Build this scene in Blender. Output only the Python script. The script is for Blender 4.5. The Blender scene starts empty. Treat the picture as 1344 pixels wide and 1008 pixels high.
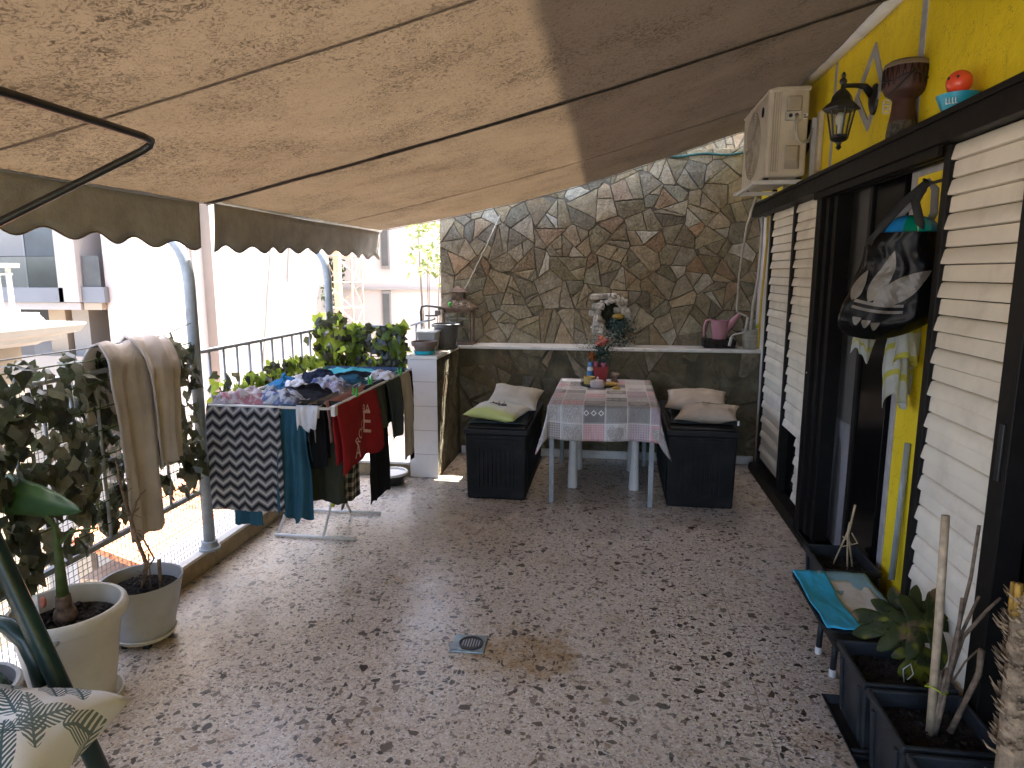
EXPOSURE = 3.62
import bpy, bmesh, math, random
from mathutils import Vector, Matrix, noise as mnoise
R = math.radians
PI = math.pi
sc = bpy.context.scene
col = sc.collection
random.seed(7)

# ------------------------------------------------------------------ mesh helpers
class MB:
    def __init__(s):
        s.v = []; s.f = []; s.m = []; s.uv = {}; s.c = []
    def add(s, vs, fs, m=0, uvs=None, color=None):
        b = len(s.v)
        s.v += [tuple(p) for p in vs]
        if uvs:
            for i, u in enumerate(uvs): s.uv[b + i] = u
        for f in fs:
            s.f.append(tuple(b + i for i in f)); s.m.append(m); s.c.append(color)
        return s
    def box(s, x0, x1, y0, y1, z0, z1, m=0):
        vs = [(x0,y0,z0),(x1,y0,z0),(x1,y1,z0),(x0,y1,z0),(x0,y0,z1),(x1,y0,z1),(x1,y1,z1),(x0,y1,z1)]
        return s.add(vs, [(0,3,2,1),(4,5,6,7),(0,1,5,4),(1,2,6,5),(2,3,7,6),(3,0,4,7)], m)
    def obox(s, c, size, rot=None, m=0):
        c = Vector(c); h = [d/2 for d in size]; rot = rot or Matrix.Identity(3)
        vs = [c + rot @ Vector((sx*h[0], sy*h[1], sz*h[2])) for sz in (-1,1) for sx, sy in ((-1,-1),(1,-1),(1,1),(-1,1))]
        return s.add(vs, [(0,3,2,1),(4,5,6,7),(0,1,5,4),(1,2,6,5),(2,3,7,6),(3,0,4,7)], m)
    def tube(s, pts, r, n=8, m=0, flat=1.0):
        pts = [Vector(p) for p in pts]; k = len(pts)
        rs = r if isinstance(r, (list, tuple)) else [r]*k
        vs = []; prev = None
        for i, p in enumerate(pts):
            d = (pts[min(i+1,k-1)] - pts[max(i-1,0)])
            d = d.normalized() if d.length > 1e-9 else Vector((0,0,1))
            if prev is None:
                a = Vector((0,0,1)) if abs(d.z) < .9 else Vector((1,0,0))
                u = d.cross(a).normalized()
            else:
                u = (prev - d*prev.dot(d)); u = u.normalized() if u.length > 1e-6 else d.orthogonal().normalized()
            prev = u; w = d.cross(u)
            for j in range(n):
                t = 2*PI*j/n
                vs.append(p + (u*math.cos(t)*flat + w*math.sin(t))*rs[i])
        fs = []
        for i in range(k-1):
            for j in range(n):
                a = i*n+j; b = i*n+(j+1)%n
                fs.append((a, b, b+n, a+n))
        fs.append(tuple(range(n-1,-1,-1))); fs.append(tuple(range((k-1)*n, k*n)))
        return s.add(vs, fs, m)
    def lathe(s, prof, c=(0,0,0), n=28, m=0, sx=1, sy=1, close=True):
        vs = []; fs = []; k = len(prof)
        for (r, z) in prof:
            for j in range(n):
                t = 2*PI*j/n
                vs.append((c[0]+r*sx*math.cos(t), c[1]+r*sy*math.sin(t), c[2]+z))
        for i in range(k-1):
            for j in range(n):
                a = i*n+j; b = i*n+(j+1)%n
                fs.append((a, b, b+n, a+n))
        if close:
            fs.append(tuple(range(n-1,-1,-1))); fs.append(tuple(range((k-1)*n, k*n)))
        return s.add(vs, fs, m)
    def grid(s, fn, nu, nv, m=0):
        vs = []; uvs = []; fs = []
        for i in range(nu+1):
            for j in range(nv+1):
                u, v = i/nu, j/nv
                vs.append(fn(u, v)); uvs.append((u, v))
        for i in range(nu):
            for j in range(nv):
                a = i*(nv+1)+j
                fs.append((a, a+nv+1, a+nv+2, a+1))
        return s.add(vs, fs, m, uvs)
    def ball(s, c, r, n=14, k=9, m=0, sq=(1,1,1), jit=0, seed=0):
        vs = []; fs = []; rnd = random.Random(seed)
        for i in range(k+1):
            ph = PI*i/k
            for j in range(n):
                t = 2*PI*j/n; q = 1 + (rnd.uniform(-jit, jit) if 0 < i < k else 0)
                vs.append((c[0]+r*sq[0]*q*math.sin(ph)*math.cos(t), c[1]+r*sq[1]*q*math.sin(ph)*math.sin(t), c[2]+r*sq[2]*q*math.cos(ph)))
        for i in range(k):
            for j in range(n):
                a = i*n+j; b = i*n+(j+1)%n
                fs.append((a, a+n, b+n, b))
        return s.add(vs, fs, m)
    def prism(s, poly, axis, a0, a1, m=0):
        """extrude a 2-D outline along x, y or z"""
        n = len(poly)
        def P(p, a):
            return {'x': (a, p[0], p[1]), 'y': (p[0], a, p[1]), 'z': (p[0], p[1], a)}[axis]
        vs = [P(p, a0) for p in poly] + [P(p, a1) for p in poly]
        fs = [tuple(range(n-1,-1,-1)), tuple(range(n, 2*n))]
        for i in range(n):
            j = (i+1) % n; fs.append((i, j, j+n, i+n))
        return s.add(vs, fs, m)
    def build(s, name, mats, parent=None, smooth=False, bevel=0, solid=0, loc=None, sub=0, fixn=True):
        me = bpy.data.meshes.new(name)
        me.from_pydata(s.v, [], s.f)
        if not isinstance(mats, (list, tuple)): mats = [mats]
        for m in mats: me.materials.append(m)
        for i, p in enumerate(me.polygons):
            p.material_index = s.m[i]; p.use_smooth = bool(smooth)
        if s.uv:
            L = me.uv_layers.new(name='UVMap')
            for lp in me.loops: L.data[lp.index].uv = s.uv.get(lp.vertex_index, (0, 0))
        if any(c is not None for c in s.c):
            A = me.color_attributes.new('tint', 'FLOAT_COLOR', 'CORNER')
            for p, c in zip(me.polygons, s.c):
                for li in p.loop_indices: A.data[li].color = (*(c or (.5,.5,.5)), 1)
        if fixn:
            bm = bmesh.new(); bm.from_mesh(me)
            bmesh.ops.recalc_face_normals(bm, faces=bm.faces); bm.to_mesh(me); bm.free()
        if smooth and not isinstance(smooth, bool):
            try: me.set_sharp_from_angle(angle=R(smooth))
            except Exception: pass
        me.update()
        o = bpy.data.objects.new(name, me); col.objects.link(o)
        if parent is not None: o.parent = parent
        if loc is not None: o.location = loc
        if solid:
            d = o.modifiers.new('Solid', 'SOLIDIFY'); d.thickness = solid; d.offset = 0
        if bevel:
            d = o.modifiers.new('Bevel', 'BEVEL'); d.width = bevel; d.segments = 2; d.limit_method = 'ANGLE'; d.angle_limit = R(40)
        if sub:
            d = o.modifiers.new('Sub', 'SUBSURF'); d.levels = sub; d.render_levels = sub
        return o

def tag(o, label=None, cat=None, group=None, kind=None):
    if label: o['label'] = label
    if cat: o['category'] = cat
    if group: o['group'] = group
    if kind: o['kind'] = kind
    return o
def thing(name, label, cat, loc=(0,0,0), rz=0, group=None):
    o = bpy.data.objects.new(name, None); col.objects.link(o)
    o.empty_display_size = .1; o.location = loc; o.rotation_euler = (0,0,rz)
    return tag(o, label, cat, group)
def copy_tree(o, parent=None):
    c = o.copy(); col.objects.link(c)
    if parent is not None: c.parent = parent
    for ch in list(o.children): copy_tree(ch, c)
    return c
def fbm(p, sc_=1.0, oc=3):
    return mnoise.fractal(Vector(p)*sc_, 1.0, 2.0, oc)
def rotz(a): return Matrix.Rotation(a, 3, 'Z')
def lerp(a, b, t): return a + (b-a)*t
def text_mesh(body, size):
    cu = bpy.data.curves.new('lettering', 'FONT'); cu.body = body; cu.size = size; cu.align_x = 'CENTER'; cu.align_y = 'CENTER'
    cu.resolution_u = 3
    ob = bpy.data.objects.new('lettering', cu); col.objects.link(ob)
    bpy.context.view_layer.update()
    dg = bpy.context.evaluated_depsgraph_get()
    me = bpy.data.meshes.new_from_object(ob.evaluated_get(dg))
    vs = [v.co.copy() for v in me.vertices]; fs = [tuple(p.vertices) for p in me.polygons]
    bpy.data.objects.remove(ob); bpy.data.curves.remove(cu); bpy.data.meshes.remove(me)
    return vs, fs

# ------------------------------------------------------------------ node helpers
class NT:
    def __init__(s, name):
        s.mat = bpy.data.materials.new(name); s.mat.use_nodes = True
        s.t = s.mat.node_tree; s.t.nodes.clear()
        s.out = s.t.nodes.new('ShaderNodeOutputMaterial')
    def n(s, typ, ins=None, **props):
        nd = s.t.nodes.new('ShaderNode' + typ)
        for k, v in props.items(): setattr(nd, k, v)
        for k, v in (ins or {}).items(): s.set(nd.inputs[k], v)
        return nd
    def set(s, sock, v):
        if hasattr(v, 'is_output'): s.t.links.new(v, sock)
        else:
            if sock.type == 'RGBA' and len(v) == 3: v = (*v, 1)
            sock.default_value = v
    def math(s, op, a, b=0.0, c=0.0):
        nd = s.n('Math', operation=op)
        s.set(nd.inputs[0], a); s.set(nd.inputs[1], b); s.set(nd.inputs[2], c)
        return nd.outputs[0]
    def mix(s, f, a, b, blend='MIX'):
        nd = s.n('Mix', data_type='RGBA', blend_type=blend)
        s.set(nd.inputs[0], f); s.set(nd.inputs[6], a); s.set(nd.inputs[7], b)
        return nd.outputs[2]
    def ramp(s, f, stops, interp='LINEAR'):
        nd = s.n('ValToRGB'); cr = nd.color_ramp; cr.interpolation = interp
        while len(cr.elements) < len(stops): cr.elements.new(.5)
        for e, (p, c) in zip(cr.elements, stops):
            e.position = p; e.color = (*c, 1) if len(c) == 3 else c
        s.set(nd.inputs[0], f); return nd.outputs[0]
    def step(s, f, a, b):
        nd = s.n('MapRange', {'From Min': a, 'From Max': b, 'To Min': 0.0, 'To Max': 1.0}); nd.clamp = True
        s.set(nd.inputs[0], f); return nd.outputs[0]
    def obj(s): return s.n('TexCoord').outputs['Object']
    def gen(s): return s.n('TexCoord').outputs['Generated']
    def uv(s): return s.n('TexCoord').outputs['UV']
    def scale(s, v, k):
        nd = s.n('VectorMath', operation='MULTIPLY'); s.set(nd.inputs[0], v); s.set(nd.inputs[1], k if isinstance(k, tuple) else (k,k,k)); return nd.outputs[0]
    def vadd(s, a, b):
        nd = s.n('VectorMath', operation='ADD'); s.set(nd.inputs[0], a); s.set(nd.inputs[1], b); return nd.outputs[0]
    def noise(s, v, scale, detail=4, rough=.55, dist=0, out='Fac'):
        return s.n('TexNoise', {'Vector': v, 'Scale': scale, 'Detail': detail, 'Roughness': rough, 'Distortion': dist}).outputs[out]
    def vor(s, v, scale, feature='F1', out='Distance', rnd=1.0):
        return s.n('TexVoronoi', {'Vector': v, 'Scale': scale, 'Randomness': rnd}, feature=feature).outputs[out]
    def bump(s, h, dist=.01, strength=1.0):
        return s.n('Bump', {'Height': h, 'Distance': dist, 'Strength': strength}).outputs[0]
    def sep(s, v):
        nd = s.n('SeparateXYZ'); s.set(nd.inputs[0], v); return nd.outputs
    def bsdf(s, color, rough=.6, bump=None, metal=0, trans=None, spec=.5, coat=0, alpha=None, **kw):
        b = s.n('BsdfPrincipled', {'Base Color': color, 'Roughness': rough, 'Metallic': metal, 'Specular IOR Level': spec, 'Coat Weight': coat})
        if bump is not None: s.set(b.inputs['Normal'], bump)
        sh = b.outputs[0]
        if trans is not None:
            t = s.n('BsdfTranslucent', {'Color': trans[1]})
            mx = s.n('MixShader', {0: trans[0]}); s.t.links.new(sh, mx.inputs[1]); s.t.links.new(t.outputs[0], mx.inputs[2]); sh = mx.outputs[0]
        s.t.links.new(sh, s.out.inputs[0]); s.main = b
        return s.mat

def plain(name, c, rough=.55, var=.15, scale=6, bump=0, bscale=60, metal=0, spec=.5, trans=None, coat=0, dirt=None):
    """one surface colour with mottling, optional grime and fine relief"""
    t = NT(name); co = t.obj()
    n1 = t.noise(co, scale, 5)
    dark = tuple(x*(1-var*1.6) for x in c); light = tuple(min(1, x*(1+var)) for x in c)
    cc = t.ramp(n1, [(.3, dark), (.72, light)])
    if dirt:
        m = t.step(t.noise(co, dirt[1], 6, .65), .5, .72)
        cc = t.mix(t.math('MULTIPLY', m, dirt[2]), cc, dirt[0])
    b = t.bump(t.noise(co, bscale, 4), bump, 1.0) if bump else None
    rr = t.math('ADD', t.math('MULTIPLY', t.noise(co, scale*3, 3), .16), rough - .08)
    return t.bsdf(cc, rr, b, metal, trans, spec, coat)

def cloth_mat(name, c, c2=None, weave=900, var=.18, trans=.15, rough=.9, stripes=None):
    t = NT(name); co = t.obj()
    cc = t.ramp(t.noise(co, 9, 5), [(.3, tuple(x*(1-var) for x in c)), (.7, tuple(min(1, x*(1+var*.6)) for x in c))])
    if c2:
        cc = t.mix(t.step(t.noise(co, 22, 3), .5, .58), cc, c2)
    if stripes:
        ax, fr, c3, wd = stripes
        xx = t.sep(t.uv())[ax]
        f = t.math('FRACT', t.math('MULTIPLY', xx, fr))
        cc = t.mix(t.math('LESS_THAN', f, wd), cc, c3)
    b = t.bump(t.math('ADD', t.noise(co, 260, 2), t.math('MULTIPLY', t.noise(co, 28, 3), 2.5)), .004, .6)
    return t.bsdf(cc, rough, b, 0, (trans, c), .2)

M = {}
def terrazzo():
    t = NT('terrazzo'); co = t.obj()
    flat = t.scale(co, (1,1,0))
    w1 = t.n('TexNoise', {'Vector': flat, 'Scale': 38.0, 'Detail': 2.0}).outputs['Color']
    wv = t.n('VectorMath', operation='SUBTRACT'); t.set(wv.inputs[0], w1); wv.inputs[1].default_value = (.5,.5,.5)
    p = t.vadd(flat, t.scale(wv.outputs[0], .018))
    base = t.ramp(t.noise(flat, 90, 4), [(.3, (.47,.39,.295)), (.7, (.68,.58,.455))])
    # fine chips
    v1 = t.n('TexVoronoi', {'Vector': p, 'Scale': 120.0}); s1 = t.sep(v1.outputs['Color'])
    c1 = t.ramp(s1[0], [(0,(.13,.108,.09)),(.10,(.30,.26,.23)),(.30,(.58,.54,.49)),(.55,(.46,.40,.35)),(.75,(.72,.68,.64)),(.93,(.40,.30,.235))], 'CONSTANT')
    e1 = t.vor(p, 120.0, 'DISTANCE_TO_EDGE')
    m1 = t.math('MULTIPLY', t.step(e1, .04, .14), t.math('GREATER_THAN', s1[1], .3))
    cc = t.mix(m1, base, c1)
    # middle chips
    v2 = t.n('TexVoronoi', {'Vector': p, 'Scale': 46.0}); s2 = t.sep(v2.outputs['Color'])
    c2 = t.ramp(s2[0], [(0,(.15,.125,.105)),(.12,(.27,.23,.20)),(.36,(.52,.45,.40)),(.58,(.64,.58,.53)),(.78,(.43,.32,.25)),(.88,(.22,.20,.185))], 'CONSTANT')
    m2 = t.math('MULTIPLY', t.math('LESS_THAN', v2.outputs['Distance'], .40), t.math('GREATER_THAN', s2[1], .48))
    cc = t.mix(m2, cc, c2)
    # big dark chips, stretched two ways
    for sx, sy, scl, thr, seed in ((1,1.6,33.0,.885,3.1),(1.7,1,31.0,.885,9.7),(1.2,1.3,21.0,.905,5.5)):
        q = t.vadd(t.scale(p, (sx,sy,1)), (seed, seed*1.3, 0))
        v3 = t.n('TexVoronoi', {'Vector': q, 'Scale': scl}); s3 = t.sep(v3.outputs['Color'])
        ed = t.vor(q, scl, 'DISTANCE_TO_EDGE'); rad = t.math('ADD', t.math('MULTIPLY', s3[2], .13), .09)
        m3 = t.math('MULTIPLY', t.math('GREATER_THAN', ed, rad), t.math('GREATER_THAN', s3[1], thr))
        c3 = t.ramp(s3[0], [(0,(.040,.033,.027)),(.30,(.078,.060,.045)),(.55,(.13,.10,.075)),(.75,(.20,.16,.125)),(.90,(.33,.24,.165))], 'CONSTANT')
        cc = t.mix(m3, cc, c3)
    # worn grime, warmer toward the walls, and the rusty water stain around the drain
    g = t.noise(flat, 1.3, 5, .6)
    cc = t.mix(t.math('MULTIPLY', t.step(g, .38, .7), .38), cc, (.62,.53,.46), 'MULTIPLY')
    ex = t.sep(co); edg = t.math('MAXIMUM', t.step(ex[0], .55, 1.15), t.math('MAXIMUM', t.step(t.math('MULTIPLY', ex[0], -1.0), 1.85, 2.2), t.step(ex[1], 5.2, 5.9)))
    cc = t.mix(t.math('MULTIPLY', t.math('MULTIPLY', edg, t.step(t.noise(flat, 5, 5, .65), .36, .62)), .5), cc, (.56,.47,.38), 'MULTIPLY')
    wear = t.step(t.noise(t.scale(flat, (1.0,.55,1)), 1.1, 4, .6), .46, .66)
    cc = t.mix(t.math('MULTIPLY', wear, .22), cc, (.80,.72,.64))
    rs = t.math('MULTIPLY', t.step(t.noise(t.vadd(flat, (4,2,0)), 2.4, 5, .6), .60, .70), .55)
    cc = t.mix(rs, cc, (.72,.57,.40), 'MULTIPLY')
    cr = t.math('LESS_THAN', t.math('ABSOLUTE', t.math('SUBTRACT', t.noise(t.vadd(flat, (1,7,0)), 1.3, 5, .55), .5)), .0011)
    cc = t.mix(t.math('MULTIPLY', cr, .55), cc, (.07,.055,.045))
    d = t.n('VectorMath', operation='DISTANCE'); t.set(d.inputs[0], t.scale(flat, (.72,1,1))); d.inputs[1].default_value = (-.265, 2.69, 0)
    dd = t.math('ADD', d.outputs['Value'], t.math('MULTIPLY', t.math('SUBTRACT', t.noise(flat, 8, 5), .5), .42))
    st = t.math('MULTIPLY', t.math('SUBTRACT', 1.0, t.step(dd, .12, .235)), t.step(t.noise(flat, 14, 4), .22, .55))
    cc = t.mix(t.math('MULTIPLY', st, .85), cc, (.62,.46,.25), 'MULTIPLY')
    # pour joint running along the terrace
    x = t.sep(co)[0]
    j = t.math('LESS_THAN', t.math('ABSOLUTE', t.math('SUBTRACT', x, t.math('ADD', .598, t.math('MULTIPLY', t.noise(flat, 3, 3), .01)))), .0022)
    cc = t.mix(t.math('MULTIPLY', j, .5), cc, (.06,.05,.04))
    rg = t.math('SUBTRACT', t.math('ADD', .18, t.math('MULTIPLY', t.noise(flat, 5, 5), .28)), t.math('MULTIPLY', wear, .08))
    b = t.bump(t.math('ADD', t.noise(flat, 10, 3), t.math('MULTIPLY', t.noise(flat, 160, 2), .1)), .004, .35)
    return t.bsdf(cc, rg, b, 0, None, .5)
M['terrazzo'] = terrazzo()

def stone_mat(name, moss=.0, mosscol=(.075,.066,.036)):
    t = NT(name); co = t.obj()
    a = t.n('Attribute', attribute_name='tint').outputs['Color']
    n1 = t.noise(co, 7, 6, .65, .8); n2 = t.noise(t.scale(co, (30,30,10)), 1.0, 6, .7, 1.0)
    cc = t.mix(t.step(n1, .35, .7), t.mix(1.0, a, (.62,.60,.55), 'MULTIPLY'), a)
    cc = t.mix(t.math('MULTIPLY', t.step(n2, .48, .75), .65), cc, t.mix(1.0, a, (.35,.33,.30), 'MULTIPLY'))
    cc = t.mix(t.math('MULTIPLY', t.step(t.noise(co, 4.2, 4), .55, .75), .28), cc, (.33,.215,.10))
    cc = t.mix(t.math('MULTIPLY', t.step(t.noise(co, 60, 3), .62, .72), .35), cc, (.5,.47,.38))
    if moss:
        cc = t.mix(t.math('MULTIPLY', t.step(t.noise(co, 5.5, 6, .7), .32, .62), moss), cc, mosscol)
    h = t.math('ADD', t.math('MULTIPLY', t.noise(co, 26, 6, .7, .6), 1.0), t.math('MULTIPLY', n2, .5))
    return t.bsdf(cc, .78, t.bump(h, .030, 1.0), 0, None, .25)
M['stone'] = stone_mat('crazy_paving_stone')
M['stone_moss'] = stone_mat('mossy_stone', .66)
M['mortar'] = plain('mortar', (.18,.155,.115), .9, .35, 9, .006, 60)
M['stone_deepmoss'] = stone_mat('moss_covered_stone', .9, (.125,.105,.058))
M['mortar_moss'] = plain('mossy_mortar', (.135,.112,.062), .85, .4, 5, .010, 38, dirt=((.05,.044,.026), 4, .7))

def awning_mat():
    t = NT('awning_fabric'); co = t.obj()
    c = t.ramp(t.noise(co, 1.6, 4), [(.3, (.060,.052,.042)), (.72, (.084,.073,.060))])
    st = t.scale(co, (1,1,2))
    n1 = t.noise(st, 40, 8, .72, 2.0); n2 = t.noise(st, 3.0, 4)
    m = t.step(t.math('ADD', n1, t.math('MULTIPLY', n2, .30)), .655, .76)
    n3 = t.noise(st, 70, 5, .7, 1.4)
    m2 = t.step(n3, .56, .70)
    # thin branching scratches of dried dirt: zero crossings of a noise field
    z = t.math('ABSOLUTE', t.math('SUBTRACT', t.noise(t.scale(co, (1.0,.5,1)), 6.5, 6, .65, 1.6), .5))
    m3 = t.math('MULTIPLY', t.math('LESS_THAN', z, .006), t.step(t.noise(co, 4, 3), .50, .6))
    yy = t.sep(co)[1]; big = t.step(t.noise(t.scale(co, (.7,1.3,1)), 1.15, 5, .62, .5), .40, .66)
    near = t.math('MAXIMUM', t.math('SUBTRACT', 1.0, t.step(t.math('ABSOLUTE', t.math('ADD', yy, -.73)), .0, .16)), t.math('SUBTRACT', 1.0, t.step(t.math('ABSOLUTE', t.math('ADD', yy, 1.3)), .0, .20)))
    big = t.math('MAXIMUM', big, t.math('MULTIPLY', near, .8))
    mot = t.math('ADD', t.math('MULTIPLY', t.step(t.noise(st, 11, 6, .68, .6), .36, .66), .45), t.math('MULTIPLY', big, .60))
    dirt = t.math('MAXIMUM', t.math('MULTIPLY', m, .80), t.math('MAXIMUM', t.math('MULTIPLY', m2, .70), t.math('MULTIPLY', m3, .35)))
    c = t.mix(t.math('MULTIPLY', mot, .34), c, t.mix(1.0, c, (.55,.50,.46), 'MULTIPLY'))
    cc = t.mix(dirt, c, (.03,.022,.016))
    trc = t.mix(t.noise(co, 2.2, 3), (.44,.30,.172), (.55,.38,.225))
    trc = t.mix(t.math('MULTIPLY', mot, .42), trc, t.mix(1.0, trc, (.52,.48,.45), 'MULTIPLY'))
    tr = t.mix(dirt, trc, (.03,.02,.012))
    b = t.bump(t.math('ADD', t.noise(co, 320, 2), t.math('MULTIPLY', t.noise(co, 30, 4), 1.2)), .004, .4)
    return t.bsdf(cc, .9, b, 0, (.042, tr), .15)
M['awning'] = awning_mat()
M['valance'] = cloth_mat('valance_fabric', (.38,.36,.33), trans=.05, var=.2)
M['hem'] = plain('awning_hem', (.10,.08,.06), .9, .5, 14)
M['seam'] = plain('awning_seam', (.16,.12,.085), .9, .35, 14)

def yellow():
    t = NT('yellow_paint'); co = t.obj()
    c = t.ramp(t.noise(co, 2.4, 5), [(.3, (.74,.55,.012)), (.7, (.86,.66,.02))])
    c = t.mix(t.math('MULTIPLY', t.step(t.noise(co, 11, 6, .7), .62, .74), .35), c, (.42,.27,.02))
    c = t.mix(t.math('MULTIPLY', t.step(t.noise(t.scale(co, (1,1,.22)), 9, 5, .65), .56, .74), .4), c, (.52,.36,.03))
    ck = t.math('LESS_THAN', t.math('ABSOLUTE', t.math('SUBTRACT', t.noise(co, 3.2, 6, .6), .5)), .0016)
    c = t.mix(t.math('MULTIPLY', ck, .6), c, (.16,.10,.02))
    h = t.math('ADD', t.noise(co, 14, 5, .6), t.math('MULTIPLY', t.noise(co, 120, 3), .25))
    return t.bsdf(c, .55, t.bump(h, .006, .7), 0, None, .35)
M['yellow'] = yellow()
M['greypaint'] = plain('grey_paint', (.36,.35,.36), .6, .12, 20)
M['plaster'] = plain('white_plaster', (.72,.68,.62), .8, .1, 3, .003, 80)
M['interior'] = plain('interior_wall', (.12,.115,.10), .8, .1, 2)
M['curtain'] = plain('door_leaf_paint', (.10,.097,.09), .6, .15, 2)
M['alu'] = plain('dark_aluminium', (.0065,.0055,.0046), .5, .3, 10, metal=.0, dirt=((.022,.019,.015), 9, .3), spec=.22)
M['shutter'] = plain('cream_shutter', (.80,.735,.61), .5, .08, 3, dirt=((.46,.40,.31), 5, .4))
M['glass_dark'] = plain('dark_glass', (.003,.003,.003), .2, .1, 3, spec=.12)
M['steel'] = plain('grey_steel_paint', (.30,.335,.36), .42, .15, 8, dirt=((.13,.11,.09), 12, .5))
M['railpaint'] = plain('silver_rail_paint', (.36,.38,.40), .45, .15, 9, dirt=((.16,.12,.09), 15, .5))
M['wire'] = plain('wire', (.22,.23,.22), .5, .2, 20)
M['whitemetal'] = plain('white_metal', (.66,.65,.62), .4, .08, 9)
M['marble'] = plain('pale_marble', (.72,.69,.64), .35, .1, 7, dirt=((.35,.30,.22), 10, .5))
M['kerb'] = plain('ochre_kerb', (.34,.255,.145), .85, .3, 7, .006, 30, dirt=((.12,.085,.045), 8, .6))
def tile():
    t = NT('white_tile'); co = t.obj(); z = t.sep(co)[2]
    f = t.math('FRACT', t.math('DIVIDE', t.math('ADD', z, .004), .1985))
    j = t.math('LESS_THAN', f, .025)
    c = t.mix(j, t.ramp(t.noise(co, 3, 4), [(.3,(.70,.66,.63)),(.7,(.78,.745,.72))]), (.42,.37,.31))
    c = t.mix(t.math('MULTIPLY', t.step(t.noise(co, 6, 6, .7), .58, .75), .35), c, (.42,.36,.28))
    return t.bsdf(c, t.mix(j, (.22,.22,.22), (.8,.8,.8)), t.bump(t.math('SUBTRACT', 1.0, j), .002, .6))
M['tile'] = tile()
M['acbody'] = plain('ac_casing', (.60,.54,.43), .45, .1, 5, dirt=((.33,.27,.19), 6, .55))
M['acdark'] = plain('ac_grille', (.44,.39,.31), .6, .2, 8)
M['acdark2'] = plain('ac_cover_plate', (.43,.375,.29), .5, .12, 8, dirt=((.25,.20,.14), 8, .5))
M['black'] = plain('black_metal', (.012,.012,.012), .4, .3, 12)
M['blackplastic'] = plain('black_resin', (.008,.0085,.009), .5, .3, 8, .0015, 120, dirt=((.038,.036,.033), 7, .55), spec=.22)
M['lidplastic'] = plain('dark_grey_resin', (.016,.0164,.017), .5, .2, 8, .0015, 120, spec=.25)
M['planter'] = plain('anthracite_planter', (.020,.023,.026), .5, .2, 8, .001, 150, dirt=((.06,.056,.05), 6, .5), spec=.3)
M['soil'] = plain('potting_soil', (.020,.014,.010), .95, .6, 40, .02, 70)
M['whitepot'] = plain('cream_pot', (.64,.62,.55), .5, .08, 5, dirt=((.36,.32,.24), 5, .45))
M['greypot'] = plain('pale_grey_pot', (.42,.43,.44), .45, .08, 5, dirt=((.2,.19,.17), 6, .4))
M['darkpot'] = plain('dark_grey_pot', (.10,.095,.09), .55, .15, 8)
M['brownpot'] = plain('taupe_pot', (.19,.135,.105), .6, .15, 9)
M['turquoise'] = plain('turquoise_plastic', (.012,.40,.50), .35, .08, 6)
M['pink'] = plain('pink_plastic', (.46,.22,.26), .4, .08, 6)
M['terracotta'] = plain('red_plastic_pot', (.33,.035,.035), .45, .12, 9)
M['zinc'] = plain('weathered_zinc', (.33,.31,.25), .5, .2, 14)
M['chairgreen'] = plain('dark_green_metal', (.008,.030,.026), .32, .2, 8)
M['wood'] = plain('old_wood', (.15,.095,.06), .75, .4, 30, .004, 60)
M['paper'] = plain('paper', (.80,.80,.78), .8, .03, 6)
M['bamboo'] = plain('bamboo_cane', (.50,.37,.23), .55, .25, 30)
M['drystem'] = plain('dry_stem', (.215,.15,.10), .8, .4, 40, .003, 90)
M['palmbark'] = plain('palm_bark', (.36,.25,.15), .85, .4, 24, .008, 60)
M['palmtip'] = plain('ochre_stub', (.50,.28,.05), .8, .3, 24)
def leafm(name, c, tr, rough=.45, var=.35, scale=25):
    return plain(name, c, rough, var, scale, trans=(.35, tr), spec=.5)
M['ivy'] = leafm('ivy_leaf', (.040,.044,.028), (.10,.11,.05), .30, .55, 11)
M['ivy2'] = leafm('ivy_leaf_olive', (.16,.16,.12), (.22,.21,.12), .32, .45, 13)
M['ivylit'] = plain('ivy_leaf_backlit', (.13,.19,.03), .45, .45, 11, trans=(.55, (.50,.62,.09)))  # lit copy of the ivy leaf: backlight put into a brighter, translucent colour
M['youngleaf'] = plain('young_leaf', (.12,.16,.05), .5, .4, 5, trans=(.4, (.30,.36,.10)))
M['banana'] = leafm('broad_leaf', (.045,.12,.015), (.10,.24,.02), .4, .3, 12)
def monst():
    t = NT('split_leaf'); co = t.obj()
    c = t.ramp(t.noise(co, 16, 4), [(.3,(.016,.024,.005)),(.7,(.045,.055,.010))])
    c = t.mix(t.step(t.noise(co, 11, 3), .54, .62), c, (.17,.105,.055))
    c = t.mix(t.step(t.noise(t.vadd(co, (3,1,2)), 14, 2), .56, .64), c, (.15,.15,.012))
    return t.bsdf(c, .55, t.bump(t.noise(co, 40, 3), .004, .4), 0, (.2, (.10,.14,.01)), .25)
M['monstera'] = monst()
M['stem'] = plain('green_stem', (.07,.11,.025), .6, .3, 20)
M['blanket'] = cloth_mat('beige_blanket', (.55,.49,.435), var=.16, trans=.22)
M['pillow'] = cloth_mat('cream_pillow', (.56,.51,.42), var=.12, trans=.08)
M['pillow2'] = cloth_mat('taupe_pillow', (.45,.37,.29), var=.12, trans=.08)
def limepil():
    t = NT('lime_dipped_pillow'); v = t.sep(t.uv())[1]
    c = t.ramp(t.math('ADD', v, t.math('MULTIPLY', t.noise(t.obj(), 14, 3), .14)), [(.22,(.50,.54,.20)),(.46,(.60,.58,.50))])
    return t.bsdf(c, .9, t.bump(t.noise(t.obj(), 30, 4), .006, .6), 0, None, .2)
M['limepillow'] = limepil()
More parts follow.
